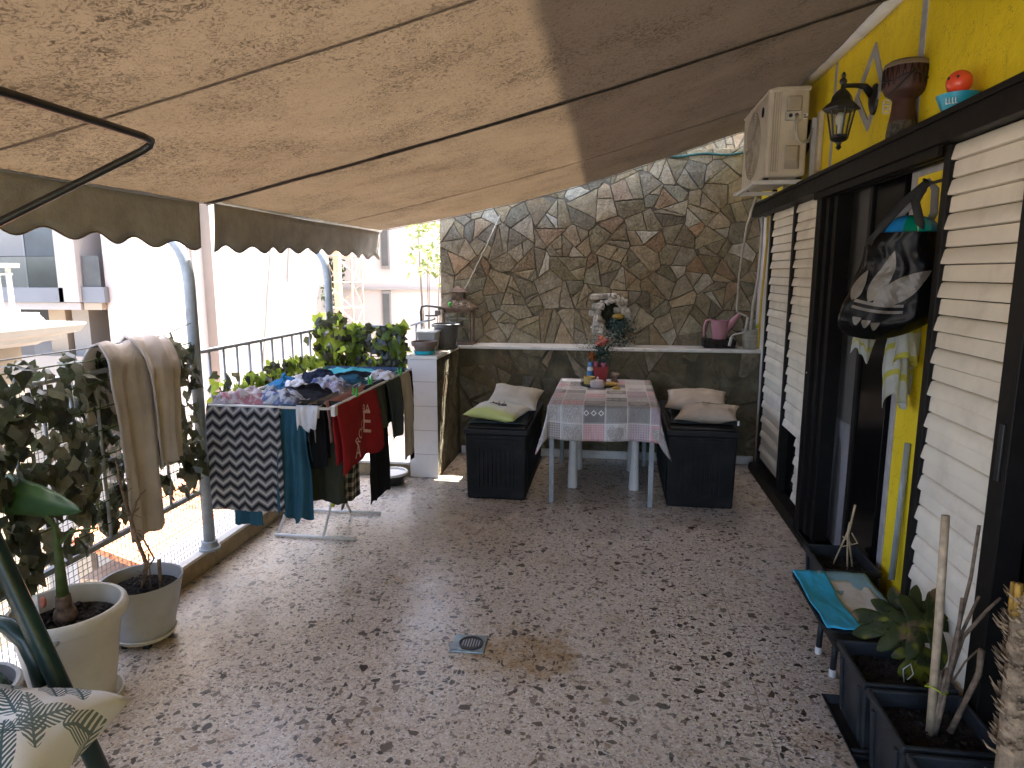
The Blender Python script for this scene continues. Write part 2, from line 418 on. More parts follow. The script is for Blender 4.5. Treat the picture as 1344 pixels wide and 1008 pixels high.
def chevron():
    t = NT('chevron_weave'); u = t.sep(t.uv())
    zz = t.math('PINGPONG', t.math('MULTIPLY', u[0], 10.6), 1.0)
    ph = t.math('ADD', t.math('MULTIPLY', u[1], 12.2), t.math('MULTIPLY', zz, .62))
    ph = t.math('ADD', ph, t.math('MULTIPLY', t.math('FRACT', t.math('MULTIPLY', u[0], 96)), .05))
    f = t.math('FRACT', ph)
    c = t.ramp(f, [(0,(.012,.014,.022)),(.17,(.085,.085,.09)),(.33,(.24,.235,.235)),(.50,(.47,.46,.445)),(.66,(.22,.215,.215)),(.80,(.085,.085,.09)),(.92,(.012,.014,.022))], 'CONSTANT')
    b = t.bump(t.math('ADD', t.noise(t.obj(), 400, 2), t.math('MULTIPLY', t.noise(t.obj(), 18, 3), 3.0)), .004, .6)
    return t.bsdf(c, .9, b, 0, (.10, c), .2)
M['chevron'] = chevron()
def patchwork():
    """printed oilcloth: squares with hearts, diamonds, gingham, wood grain and blossom"""
    t = NT('patchwork_oilcloth'); uv = t.scale(t.uv(), (1,1,0)); s = t.sep(uv)
    fx = t.math('FRACT', s[0]); fy = t.math('FRACT', s[1])
    cell = t.n('VectorMath', operation='FLOOR'); t.set(cell.inputs[0], uv)
    wn = t.n('TexWhiteNoise', {'Vector': cell.outputs[0]}, noise_dimensions='3D'); r = t.sep(wn.outputs['Color'])
    c = t.ramp(r[0], [(0,(.27,.255,.24)),(.22,(.47,.45,.43)),(.44,(.62,.33,.34)),(.57,(.18,.17,.16)),(.71,(.60,.575,.555)),(.86,(.43,.33,.37))], 'CONSTANT')
    grain = t.noise(t.scale(uv, (26,2.2,1)), 1.0, 5, .6, .6)
    c = t.mix(t.math('MULTIPLY', t.step(grain, .42, .66), .45), c, (.14,.125,.11))
    X = t.math('MULTIPLY', t.math('SUBTRACT', fx, .5), 3.0); Y = t.math('MULTIPLY', t.math('SUBTRACT', fy, .47), 3.0)
    # heart
    a = t.math('SUBTRACT', t.math('ADD', t.math('MULTIPLY', X, X), t.math('MULTIPLY', Y, Y)), 1.0)
    hrt = t.math('SUBTRACT', t.math('POWER', a, 3.0), t.math('MULTIPLY', t.math('MULTIPLY', X, X), t.math('POWER', Y, 3.0)))
    hm = t.math('MULTIPLY', t.math('LESS_THAN', hrt, 0.0), t.math('GREATER_THAN', r[1], .62))
    lace = t.mix(t.step(t.vor(uv, 22.0), .28, .36), (.66,.62,.58), (.33,.30,.28))
    c = t.mix(hm, c, lace)
    # row of diamonds
    dx = t.math('ABSOLUTE', t.math('SUBTRACT', t.math('FRACT', t.math('MULTIPLY', fx, 3.0)), .5)); dy = t.math('MULTIPLY', t.math('ABSOLUTE', t.math('SUBTRACT', fy, .52)), 3.0)
    dm = t.math('ADD', dx, dy); ring = t.math('MULTIPLY', t.math('LESS_THAN', dm, .42), t.math('GREATER_THAN', dm, .25))
    c = t.mix(t.math('MULTIPLY', ring, t.math('MULTIPLY', t.math('LESS_THAN', r[1], .62), t.math('GREATER_THAN', r[1], .42))), c, (.70,.68,.64))
    # gingham
    g1 = t.math('LESS_THAN', t.math('FRACT', t.math('MULTIPLY', fx, 9.0)), .22); g2 = t.math('LESS_THAN', t.math('FRACT', t.math('MULTIPLY', fy, 9.0)), .22)
    gm = t.math('MULTIPLY', t.math('MAXIMUM', g1, g2), t.math('LESS_THAN', r[1], .24))
    c = t.mix(t.math('MULTIPLY', gm, .6), c, (.63,.53,.51))
    # sketchy blossom
    bl = t.math('MULTIPLY', t.step(t.noise(uv, 7.0, 5, .7, 1.5), .60, .64), t.math('MULTIPLY', t.math('GREATER_THAN', r[1], .24), t.math('LESS_THAN', r[1], .42)))
    c = t.mix(t.math('MULTIPLY', bl, .8), c, (.09,.085,.08))
    ln = t.math('LESS_THAN', t.math('MINIMUM', fx, fy), .035)
    ln2 = t.math('LESS_THAN', t.math('ABSOLUTE', t.math('SUBTRACT', t.math('MINIMUM', fx, fy), .07)), .008)
    c = t.mix(t.math('MULTIPLY', t.math('MAXIMUM', ln, t.math('MULTIPLY', ln2, .6)), .85), c, (.70,.67,.64))
    return t.bsdf(c, .38, t.bump(t.noise(t.obj(), 9, 3), .006, .5), 0, None, .45)
M['patchwork'] = patchwork()
M['clothback'] = plain('oilcloth_backing', (.58,.56,.54), .7, .06, 8)
def frond():
    t = NT('frond_print'); uv = t.uv()
    cc = t.ramp(t.noise(t.obj(), 5, 3), [(.3,(.66,.64,.58)),(.7,(.74,.72,.66))])
    def leaf(cx, cy, ang, L, W, fr, colr, cc):
        q = t.n('VectorRotate', {'Vector': uv, 'Center': (cx,cy,0), 'Angle': ang}, rotation_type='Z_AXIS').outputs[0]
        s = t.sep(q); x = t.math('SUBTRACT', s[0], cx); y = t.math('DIVIDE', t.math('SUBTRACT', s[1], cy), L)
        ax = t.math('ABSOLUTE', x)
        env = t.math('MULTIPLY', t.math('POWER', t.math('MAXIMUM', t.math('MULTIPLY', t.math('SUBTRACT', 1.0, y), t.math('ADD', y, .08)), 0.0), .6), W*2)
        ins = t.math('LESS_THAN', ax, env)
        st = t.math('FRACT', t.math('SUBTRACT', t.math('MULTIPLY', y, fr), t.math('MULTIPLY', ax, fr*1.15/L)))
        m = t.math('MAXIMUM', t.math('MULTIPLY', ins, t.math('GREATER_THAN', st, .42)), t.math('MULTIPLY', t.math('LESS_THAN', ax, .006), ins))
        return t.mix(t.math('MULTIPLY', m, .92), cc, colr)
    teal = (.022,.075,.085); blue = (.014,.045,.065); ash = (.10,.14,.125)
    for a in ((0.13,-0.24,-1.10,0.30,0.070,13,blue),(0.11,0.04,-0.60,0.35,0.073,13,teal),(0.18,0.16,-1.10,0.32,0.077,12,blue),(0.18,0.35,0.30,0.33,0.074,12,blue),(0.10,0.58,-0.90,0.34,0.079,14,teal),(0.15,0.81,-1.10,0.33,0.069,11,ash),(0.36,-0.25,0.60,0.30,0.061,14,teal),(0.31,-0.00,0.30,0.30,0.072,12,ash),(0.35,0.22,0.60,0.34,0.079,12,ash),(0.26,0.41,0.30,0.35,0.078,12,blue),(0.28,0.63,-0.60,0.34,0.075,13,teal),(0.26,0.80,-0.60,0.36,0.070,11,teal),(0.48,-0.23,-0.90,0.28,0.075,13,blue),(0.46,-0.06,0.60,0.28,0.061,14,teal),(0.48,0.20,-1.10,0.29,0.067,11,teal),(0.56,0.39,-0.75,0.29,0.068,11,ash),(0.51,0.59,-0.90,0.30,0.073,14,teal),(0.51,0.78,-0.60,0.33,0.068,12,teal),(0.70,-0.22,0.60,0.32,0.062,12,blue),(0.77,-0.03,-0.90,0.32,0.076,14,teal),(0.76,0.18,-0.75,0.29,0.061,14,teal),(0.74,0.43,0.60,0.31,0.066,11,ash),(0.69,0.55,-0.90,0.33,0.072,12,teal),(0.76,0.76,-0.75,0.27,0.067,12,blue),(0.89,-0.20,-0.75,0.32,0.066,14,ash),(0.89,-0.07,-0.90,0.34,0.080,11,ash),(0.87,0.22,-0.60,0.34,0.064,12,teal),(0.89,0.43,-0.75,0.34,0.066,11,ash),(0.94,0.60,0.60,0.30,0.075,14,ash),(0.87,0.80,-0.75,0.35,0.062,13,teal)):
        cc = leaf(*a, cc)
    return t.bsdf(cc, .9, t.bump(t.noise(t.obj(), 300, 2), .002, .5), 0, None, .2)
M['frond'] = frond()
def bagm():
    t = NT('glossy_black_vinyl')
    return t.bsdf((.0035,.0035,.004), .22, t.bump(t.noise(t.obj(), 7, 2, .5, .6), .004, .5), 0, None, .13)
M['bag'] = bagm()
M['baglogo'] = plain('silver_grey_print', (.15,.132,.11), .3, .2, 12)
M['strap'] = plain('black_webbing', (.02,.02,.02), .75, .3, 30)
def beachball():
    t = NT('beach_ball'); s = t.sep(t.obj())
    a = t.math('FRACT', t.math('MULTIPLY', t.math('ARCTAN2', s[0], t.math('SUBTRACT', 0, s[1])), 3/(2*PI)))
    c = t.ramp(a, [(0,(.0,.30,.27)),(.33,(.01,.20,.50)),(.66,(.0,.20,.12)),(.97,(.55,.62,.15))], 'CONSTANT')
    return t.bsdf(c, .25)
M['beachball'] = beachball()
M['towelstripe'] = cloth_mat('pastel_towel', (.50,.52,.50), stripes=(1, 5.0, (.46,.44,.08), .22), trans=.1)
M['drum'] = plain('dark_brown_shell', (.060,.020,.014), .55, .3, 9)
M['drumband'] = plain('woven_band', (.085,.075,.06), .8, .7, 60)
M['hide'] = plain('drum_hide', (.16,.12,.08), .7, .25, 12)
M['toyred'] = plain('coral_plastic', (.78,.085,.035), .3, .05, 6)
M['toyblue'] = plain('aqua_plastic', (.02,.33,.48), .35, .05, 6)
def glass():
    t = NT('lamp_glass'); g = t.n('BsdfGlossy', {'Color': (.9,.9,.9), 'Roughness': .08}); tr = t.n('BsdfTransparent', {'Color': (.86,.88,.84)})
    mx = t.n('MixShader', {0: .12}); t.t.links.new(tr.outputs[0], mx.inputs[1]); t.t.links.new(g.outputs[0], mx.inputs[2]); t.t.links.new(mx.outputs[0], t.out.inputs[0]); return t.mat
M['glass'] = glass()
M['winglass'] = plain('tinted_window', (.085,.088,.088), .15, .15, 2, spec=.8)
M['drain'] = plain('drain_plate', (.22,.28,.30), .32, .2, 30, metal=.6)
M['rock'] = plain('carved_rock', (.50,.46,.40), .85, .35, 20, .012, 50)
M['rockdark'] = plain('grotto_dark_green', (.020,.024,.013), .85, .5, 20, .012, 50)  # near-black green of the niche block
for k, c in dict(teal=(.030,.105,.155), olive=(.040,.043,.028), blackcloth=(.010,.010,.012), navy=(.016,.022,.042), red=(.34,.022,.026), sage=(.085,.095,.07), slate=(.06,.075,.08),
                 white=(.66,.65,.66), pinkcloth=(.55,.33,.36), aqua=(.10,.46,.50), cream=(.52,.48,.40), blue=(.02,.14,.30), greyc=(.25,.25,.26), lilac=(.42,.40,.50), denim=(.05,.085,.15)).items():
    M[k] = cloth_mat('cloth_'+k, c, trans=.12)
M['floral'] = cloth_mat('cloth_floral', (.55,.50,.52), (.45,.20,.25), trans=.15)
M['floral2'] = cloth_mat('cloth_print', (.50,.52,.56), (.10,.13,.25), trans=.15)
def plaid():
    t = NT('cloth_plaid'); u = t.sep(t.uv())
    a = t.math('LESS_THAN', t.math('FRACT', t.math('MULTIPLY', u[0], 9)), .45); b = t.math('LESS_THAN', t.math('FRACT', t.math('MULTIPLY', u[1], 15)), .45)
    c = t.ramp(t.math('MULTIPLY', t.math('ADD', a, b), .5), [(0,(.02,.02,.02)),(.4,(.13,.12,.11)),(.9,(.40,.37,.33))], 'CONSTANT')
    return t.bsdf(c, .9, None, 0, None, .2)
M['plaid'] = plaid()
M['print'] = plain('pink_print', (.80,.50,.45), .85, .15, 30)
M['green'] = plain('green_plastic', (.06,.42,.04), .4, .1, 8)
M['limegreen'] = plain('lime_plastic', (.40,.46,.02), .45, .1, 8)
M['yellowhose'] = plain('yellow_hose', (.60,.42,.03), .45, .15, 8)
M['whitehose'] = plain('white_hose', (.52,.50,.44), .5, .15, 8)
M['greenrope'] = plain('green_rope', (.01,.075,.07), .8, .4, 60)
M['rope'] = plain('natural_cord', (.45,.40,.30), .85, .3, 60)
M['sprayblue'] = plain('blue_label_bottle', (.06,.22,.46), .3, .3, 30)
M['candle'] = plain('yellow_tin', (.50,.36,.10), .4, .1, 10)
M['mug'] = plain('lilac_ceramic', (.40,.34,.34), .4, .05, 9)
M['sponge'] = plain('ochre_lid', (.44,.27,.05), .6, .2, 18)
M['flower1'] = plain('salmon_petal', (.55,.18,.13), .7, .35, 40)
M['flower2'] = plain('orange_petal', (.40,.12,.025), .7, .4, 40)
M['flower3'] = plain('pink_petal', (.62,.20,.30), .7, .3, 40)
M['twig'] = plain('dry_blossom', (.30,.27,.19), .8, .4, 40)
M['spruce'] = plain('blue_green_leaf', (.03,.07,.06), .6, .4, 30)
# far side
M['bwhite'] = plain('white_render', (.36,.33,.305), .85, .05, .6)
M['bwarm'] = plain('blush_render', (.56,.48,.43), .85, .05, .5)
M['bgrey'] = plain('grey_render', (.29,.265,.235), .85, .08, .5)
M['bbeige'] = plain('beige_render', (.34,.275,.20), .85, .08, .5)
M['bslate'] = plain('slate_panel', (.15,.158,.17), .6, .08, 1)
M['bdark'] = plain('dark_frame', (.018,.018,.02), .5, .15, 2)
M['cornice'] = plain('white_stucco', (.40,.385,.355), .7, .05, 2, dirt=((.5,.46,.40), 4, .3))
M['tower'] = plain('rust_lattice_paint', (.42,.33,.25), .6, .25, 5)
M['pylon'] = plain('peach_column', (.70,.47,.30), .7, .1, 3)
M['street'] = plain('pale_asphalt', (.30,.29,.27), .9, .2, .3)
def rooft():
    t = NT('orange_roof_tile'); s = t.sep(t.obj())
    w = t.math('FRACT', t.math('MULTIPLY', s[1], 4.5)); w2 = t.math('FRACT', t.math('MULTIPLY', s[0], 3.0))
    c = t.mix(t.math('MAXIMUM', t.math('LESS_THAN', w, .2), t.math('LESS_THAN', w2, .12)), t.ramp(t.noise(t.obj(), 4, 3), [(.3,(.50,.17,.07)),(.7,(.62,.25,.12))]), (.26,.08,.035))
    return t.bsdf(c, .8)
M['rooftile'] = rooft()
M['treeleaf'] = leafm('tree_leaf', (.03,.05,.015), (.08,.12,.02), .5, .5, 3)
M['bark'] = plain('bark', (.10,.075,.05), .9, .4, 10)
def root_loc(p):
    l = Vector((0,0,0))
    while p is not None: l += p.location; p = p.parent
    return l
def wb(mb, name, mats, parent=None, **kw):
    """build from world coordinates under a thing"""
    if parent is not None:
        l = root_loc(parent); mb.v = [(a-l.x, b-l.y, c-l.z) for a, b, c in mb.v]
    else:
        # origin of a one-mesh thing: middle of its base
        xs = [p[0] for p in mb.v]; ys = [p[1] for p in mb.v]; zs = [p[2] for p in mb.v]
        l = Vector(((min(xs)+max(xs))/2, (min(ys)+max(ys))/2, min(zs)))
        mb.v = [(a-l.x, b-l.y, c-l.z) for a, b, c in mb.v]; kw['loc'] = l
    return mb.build(name, mats, parent, **kw)
def W(x0,x1,y0,y1,z0,z1): return MB().box(x0,x1,y0,y1,z0,z1)

# ================================================================== SETTING
o = W(-2.42, 1.5, -3, 6.4, -.35, 0).build('floor', M['terrazzo']); tag(o, 'speckled terrazzo terrace floor', 'floor', kind='structure')
k = MB().box(-2.44, -2.21, -3, 5.32, .002, .10).box(-2.21, -1.61, 5.12, 5.32, .002, .10)
o = k.build('kerb', M['kerb'], bevel=.006); tag(o, 'low ochre kerb under the terrace railing', 'kerb', kind='structure')
k = MB().box(-2.45, -2.20, -3, 5.33, .103, .122).box(-2.20, -1.61, 5.11, 5.33, .103, .122)
o = k.build('kerb_capping', M['marble'], bevel=.004); tag(o, 'pale capping slab on the kerb', 'kerb', kind='structure')
o = W(-140, 90, -60, 170, -9.4, -9).build('ground', M['street']); tag(o, 'pale street ground far below the terrace', 'ground', kind='structure')
o = W(-2.44, 8, -3.2, 6.5, -9, -.36).build('lower_storey', M['bwarm']); tag(o, 'storeys of the house below the terrace', 'house'); o['kind'] = 'structure'

# ------------------------------------------------------------------ stone wall (crazy paving, every stone cut and laid in relief)
PAL = [(.285,.27,.21),(.25,.235,.175),(.31,.285,.215),(.23,.225,.185),(.34,.315,.25),(.265,.225,.16),(.29,.225,.165),(.36,.345,.29),(.26,.25,.215),(.235,.225,.165),(.31,.27,.21),(.19,.185,.16),(.255,.255,.205),(.27,.25,.19),(.30,.285,.235),(.24,.235,.19)]
def crazy(mb, u0, u1, v0, v1, n, mp, joint, depth, seed, m=0, dark=1.0, split=(.010,.042), keep=1.0):
    rnd = random.Random(seed); pts = []
    tries = 0
    base = math.sqrt((u1-u0)*(v1-v0)/n)
    while len(pts) < n and tries < n*120:
        tries += 1
        p = (rnd.uniform(u0-.04, u1+.04), rnd.uniform(v0-.04, v1+.04)); rr = base*rnd.choice((.38,.55,.8,1.0,1.15))
        if all((p[0]-q[0])**2+(p[1]-q[1])**2 > (min(rr, q[2]))**2 for q in pts): pts.append((*p, rr))
    for i, p in enumerate(pts):
        poly = [(u0,v0),(u1,v0),(u1,v1),(u0,v1)]
        # neighbours weigh by size so that stones differ in size
        nb = sorted((q for j, q in enumerate(pts) if j != i), key=lambda q: (q[0]-p[0])**2+(q[1]-p[1])**2)[:26]
        for q in nb:
            dx, dy = q[0]-p[0], q[1]-p[1]; L = math.hypot(dx, dy)
            if L < 1e-6: continue
            t = .5 + .22*(p[2]-q[2])/(p[2]+q[2]); nx, ny = dx/L, dy/L
            jw = joint*rnd.uniform(.35, 1.0)*.5
            c = nx*(p[0]+dx*t)+ny*(p[1]+dy*t) - jw
            out = []
            for a in range(len(poly)):
                A, B = poly[a], poly[(a+1) % len(poly)]
                da, db = nx*A[0]+ny*A[1]-c, nx*B[0]+ny*B[1]-c
                if da <= 0: out.append(A)
                if (da < 0 < db) or (db < 0 < da):
                    s = da/(da-db); out.append((A[0]+(B[0]-A[0])*s, A[1]+(B[1]-A[1])*s))
            poly = out
            if len(poly) < 3: break
        if len(poly) < 3: continue
        # break the big slabs along random chords: angular flagstones
        todo = [poly]; done = []
        while todo:
            q = todo.pop(); ar = abs(sum(q[a][0]*q[(a+1)%len(q)][1]-q[(a+1)%len(q)][0]*q[a][1] for a in range(len(q))))/2
            if ar < rnd.uniform(*split): done.append(q); continue
            gx = sum(p_[0] for p_ in q)/len(q)+rnd.uniform(-.02,.02); gy = sum(p_[1] for p_ in q)/len(q)+rnd.uniform(-.02,.02)
            far = max(q, key=lambda p_: (p_[0]-gx)**2+(p_[1]-gy)**2); an = math.atan2(far[1]-gy, far[0]-gx)+rnd.uniform(-.75,.75); nx, ny = math.cos(an), math.sin(an)
            jw = joint*rnd.uniform(.3, 1)*.5
            for sg in (1, -1):
                mx, my = nx*sg, ny*sg; c = mx*gx+my*gy-jw; out = []
                for a in range(len(q)):
                    A, B = q[a], q[(a+1)%len(q)]; da, db = mx*A[0]+my*A[1]-c, mx*B[0]+my*B[1]-c
                    if da <= 0: out.append(A)
                    if (da < 0 < db) or (db < 0 < da):
                        t_ = da/(da-db); out.append((A[0]+(B[0]-A[0])*t_, A[1]+(B[1]-A[1])*t_))
                if len(out) > 2: todo.append(out)
        for poly in done:
            if rnd.random() < keep: lay_stone(poly, mb, mp, rnd, depth, seed, m, dark)
def lay_stone(poly, mb, mp, rnd, depth, seed, m, dark):
    for _once in (0,):
        area = abs(sum(poly[a][0]*poly[(a+1)%len(poly)][1]-poly[(a+1)%len(poly)][0]*poly[a][1] for a in range(len(poly))))/2
        if area < .0006: continue
        ring = []
        for a in range(len(poly)):
            A, B = poly[a], poly[(a+1) % len(poly)]; L = math.hypot(B[0]-A[0], B[1]-A[1])
            if L < .006: continue
            ns = max(1, int(L/.028))
            for s in range(ns):
                f = s/ns; u, v = lerp(A[0],B[0],f), lerp(A[1],B[1],f)
                am = .0055 if s else .003
                ring.append((u+am*(mnoise.noise((u*31, v*31, seed))), v+am*(mnoise.noise((u*31+9, v*31+4, seed)))))
        if len(ring) < 3: continue
        cu = sum(q[0] for q in ring)/len(ring); cv = sum(q[1] for q in ring)/len(ring)
        d = depth*rnd.uniform(.78, 1.06); tu, tv = rnd.uniform(-.06,.06), rnd.uniform(-.06,.06)
        def lay(k, dd):
            res = []
            for (u, v) in ring:
                L = math.hypot(u-cu, v-cv) or 1; kk = max(.2, 1-k/L)
                uu, vv = cu+(u-cu)*kk, cv+(v-cv)*kk
                x = dd + (tu*(uu-cu)+tv*(vv-cv))*(dd/depth) + (.006*mnoise.noise((uu*17, vv*17, seed+3)) if dd > depth*.4 else 0)
                res.append(mp(uu, vv, x))
            return res
        r0, r1, r2 = lay(0, -.004), lay(.001, d*.72), lay(.0045, d); r3 = lay(.035, d*1.08)
        n_ = len(ring); vs = r0+r1+r2+r3+[mp(cu, cv, d*1.08)]
        fs = []
        for L in range(3):
            for a in range(n_):
                b = (a+1) % n_; fs.append((L*n_+a, L*n_+b, (L+1)*n_+b, (L+1)*n_+a))
        for a in range(n_): fs.append((3*n_+a, 3*n_+(a+1)%n_, 4*n_))
        c = PAL[min(len(PAL)-1, int(rnd.random()*len(PAL)))]; f = rnd.uniform(1.05, 1.6)*dark; hs_ = rnd.uniform(-.025, .075); c = (c[0]*(1.09+hs_), c[1], c[2]*(.88-hs_*.8))
        if rnd.random() < .06: c = (.46,.43,.35)
        mb.add(vs, fs, m, None, tuple(x*f for x in c))
sw = thing('stone_wall', 'crazy paved stone wall closing the end of the terrace, with a white ledge', 'wall', (-.15, 6.2, 0))
mb = W(-1.60, 1.30, 6.20, 6.38, 1.0, 2.70)
wb(mb, 'mortar_bed', M['mortar'], sw)
mb = MB(); crazy(mb, -1.60, 1.30, 1.0, 2.70, 95, lambda u, v, d: (u, 6.20-d, v), .010, .014, 3)
wb(mb, 'facing_stone', M['stone'], sw, smooth=28)
wb(W(-1.375, 1.30, 5.92, 6.38, 0, .972), 'lower_wall', M['mortar_moss'], sw)
mb = MB(); crazy(mb, -1.36, -.02, .06, .972, 24, lambda u, v, d: (u, 5.92-d, v), .030, .009, 11, dark=.9, keep=.62)
wb(mb, 'mossy_facing_stone', M['stone_moss'], sw, smooth=28)
mb = MB(); crazy(mb, -.01, 1.30, .06, .972, 20, lambda u, v, d: (u, 5.92-d, v), .030, .005, 17, dark=.8, keep=.7)
wb(mb, 'moss_covered_stone', M['stone_deepmoss'], sw, smooth=28)
wb(W(-1.355, 1.29, 5.888, 6.198, .975, 1.0), 'ledge', M['marble'], sw, bevel=.004)
wb(W(-1.35, 1.24, 5.885, 5.905, .002, .075), 'skirting', M['marble'], sw, bevel=.003)
# wall return on the left, with the white tiled end
sd = thing('tiled_pier', 'low wall with a white tiled end beside the drying rack', 'wall', (-1.49, 5.5, 0))
wb(W(-1.60, -1.372, 5.128, 6.38, 0, .965), 'core', M['mortar_moss'], sd)
mb = MB(); crazy(mb, 5.14, 5.905, .02, .96, 26, lambda u, v, d: (-1.372+d, u, v), .05, .003, 21, dark=.7)
wb(mb, 'side_stone', M['stone_moss'], sd, smooth=28)
wb(W(-1.603, -1.366, 5.112, 5.126, .003, .972), 'tile_face', M['tile'], sd, bevel=.002)
wb(W(-1.612, -1.357, 5.10, 6.195, .974, 1.0), 'cap', M['marble'], sd, bevel=.003)
# the pale wall that rises behind
nb = thing('neighbour_wall', 'pale rough wall showing above the stone wall behind the rope', 'wall', (1.5, 8.2, -9))
mb = W(-.1, 5.0, 8.2, 8.5, -9, 4.6); wb(mb, 'wall', M['bgrey'], nb)
mb = MB(); crazy(mb, 0, 3.6, 2.2, 4.4, 60, lambda u, v, d: (u, 8.2-d, v), .02, .02, 31, dark=1.1); wb(mb, 'facing_stone', M['stone'], nb, smooth=28)
rp = MB(); rp.tube([(lerp(.15,1.22,i/16), 6.17, 2.655+.012*math.sin(i*.9)-.03*math.sin(PI*i/16)+.02) for i in range(17)], .011, 6)
o = wb(rp, 'rope', M['greenrope'], None, smooth=True); tag(o, 'green rope stretched along the top of the stone wall', 'rope')
rp = MB(); rp.tube([(-1.03, 6.165, 2.16),(-1.17, 6.16, 1.86),(-1.33,6.16,1.55),(-1.52, 6.16, 1.27)], .008, 6)
o = wb(rp, 'cord', M['rope'], None, smooth=True); tag(o, 'pale cord slanting down the stone wall to the lantern', 'cord')

# ------------------------------------------------------------------ house on the right
hs = thing('house_facade', 'yellow house wall with dark sliding frames and cream shutters', 'house', (1.4, 2.5, 0))
X = 1.245
wb(W(X, 1.5, -3, 6.4, 2.212, 3.35), 'upper_wall', M['yellow'], hs)
wb(W(X+.004, 1.5, -4, 11, 3.352, 8.43), 'storey_above', M['plaster'], hs)
wb(MB().box(1.292, 1.5, 2.42, 3.272, .0, 2.103), 'pier', M['yellow'], hs)
wb(MB().box(1.285, 1.31, 3.225, 3.275, .0, 2.101), 'pier_edge', M['greypaint'], hs, bevel=.003)
wb(MB().box(1.287, 1.30, 2.70, 3.2245, 2.055, 2.101), 'pier_edge', M['greypaint'], hs)
wb(W(1.255, 1.5, 5.76, 6.4, 0, 2.21), 'corner_wall', M['plaster'], hs)
wb(W(1.262, 1.5, -3, 1.0, 0, 2.21), 'near_wall', M['yellow'], hs)
# painted lines
NS = [0]
def stripe(pts, w=.042):
    for (a, b) in zip(pts, pts[1:]):
        d = Vector((0, b[0]-a[0], b[1]-a[1])); L = d.length; d.normalize(); n = Vector((0, -d.z, d.y))*w/2
        A, B = Vector((X, *a)), Vector((X, *b))
        NS[0] += 1; px_ = -.0030-.0007*NS[0]; mb = MB(); q = [A-n-d*w*.25, B-n+d*w*.25, B+n+d*w*.25, A+n-d*w*.25]
        mb.add([p+Vector((px_,0,0)) for p in q]+[p+Vector((.002,0,0)) for p in q], [(0,1,2,3),(7,6,5,4),(0,4,5,1),(1,5,6,2),(2,6,7,3),(3,7,4,0)])
        wb(mb, 'painted_line', M['greypaint'], hs)
stripe([(4.33,2.212),(4.33,2.90)]); stripe([(3.19,2.212),(3.19,3.3)], .05); stripe([(3.735,2.735),(3.95,2.55)]); stripe([(3.95,2.555),(3.745,2.37)]); stripe([(3.745,2.375),(3.60,2.55)]); stripe([(3.60,2.545),(3.735,2.74)])
# head track / lintel
mb = MB().box(1.14, 1.30, -1.2, 6.02, 2.107, 2.205).box(1.128, 1.142, -1.2, 6.02, 2.188, 2.211)
wb(mb, 'head_track', M['alu'], hs, bevel=.003)
wb(MB().box(1.16, 1.175, 2.75, 4.3, 2.072, 2.107).box(1.20, 1.215, 2.75, 4.3, 2.072, 2.107).box(1.24, 1.255, 2.75, 4.3, 2.072, 2.107), 'track_rail', M['alu'], hs)
wb(MB().box(1.175, 1.34, .9, 5.76, .003, .045).box(1.18, 1.19, .9, 5.76, .045, .062).box(1.225, 1.235, .9, 5.76, .045, .062), 'threshold', M['alu'], hs, bevel=.002)
wb(MB().box(1.17, 1.26, 4.30, 5.64, .045, .10), 'bottom_rail', M['alu'], hs, bevel=.003)
# shutters: rounded slats stacked in a dark frame
def slats(y0, y1, z0, z1, x, pitch=.061):
    mb = MB(); z = z1; i = 0
    while z - pitch > z0 - .001:
        b = z-pitch; dp = .016 if i % 2 == 0 else .004
        prof = [(x+.012, z-.001), (x+.001, z-.0015), (x-dp*.35, z-pitch*.12), (x-dp*.7, z-pitch*.5), (x-dp, z-pitch*.86), (x-dp*.9, z-pitch*.93), (x+.001, z-pitch*.95), (x+.012, z-pitch*.97)]
        mb.prism([(p[0], p[1]) for p in prof], 'y', y0, y1)
        z = b; i += 1
    return mb
def shutter(y0, y1, x, z0=.10, z1=2.105, label=None, cut=None, jamb=(.045,.05)):
    mb = MB().box(x-.02, x+.055, y0-jamb[0], y0, z0-.03, z1).box(x-.02, x+.055, y1, y1+jamb[1], z0-.03, z1)
    f = wb(mb, 'shutter', M['alu'], hs, bevel=.003)
    if label: f['label'] = label
    if not cut: wb(MB().box(x+.020, x+.030, y0+.001, y1-.001, z0, z1-.01), 'backing', M['alu'], f)
    if cut:
        s = slats(y0, y1, cut[2], z1, x); s2 = slats(y0, cut[0], z0, cut[2], x)
        s.add(s2.v, s2.f)
        s.box(x+.02, x+.03, y0, y1, cut[2]-.02, z1)
        wb(s, 'slat_panel', M['shutter'], f, smooth=40)
        wb(MB().box(x+.03, x+.04, cut[0], y1, z0, cut[2]), 'opening_shade_panel', M['glass_dark'], f)  # black panel stands in for the shade behind the pet opening
    else:
        wb(slats(y0, y1, z0, z1, x), 'slat_panel', M['shutter'], f, smooth=40)
    return f
shutter(4.935, 5.56, 1.225, label='cream shutter nearest the stone wall, greyed at its foot')
shutter(4.355, 4.875, 1.225, label='cream shutter with a pet opening cut in its corner', cut=(4.545, 4.865, .575), jamb=(.05,.012))
f = shutter(2.225, 2.70, 1.20, z0=.07, label='cream shutter nearest the potted yucca trunk', jamb=(.085,.046))
wb(MB().box(1.172, 1.182, 2.165, 2.188, 1.02, 1.20), 'handle', M['black'], f, bevel=.003)
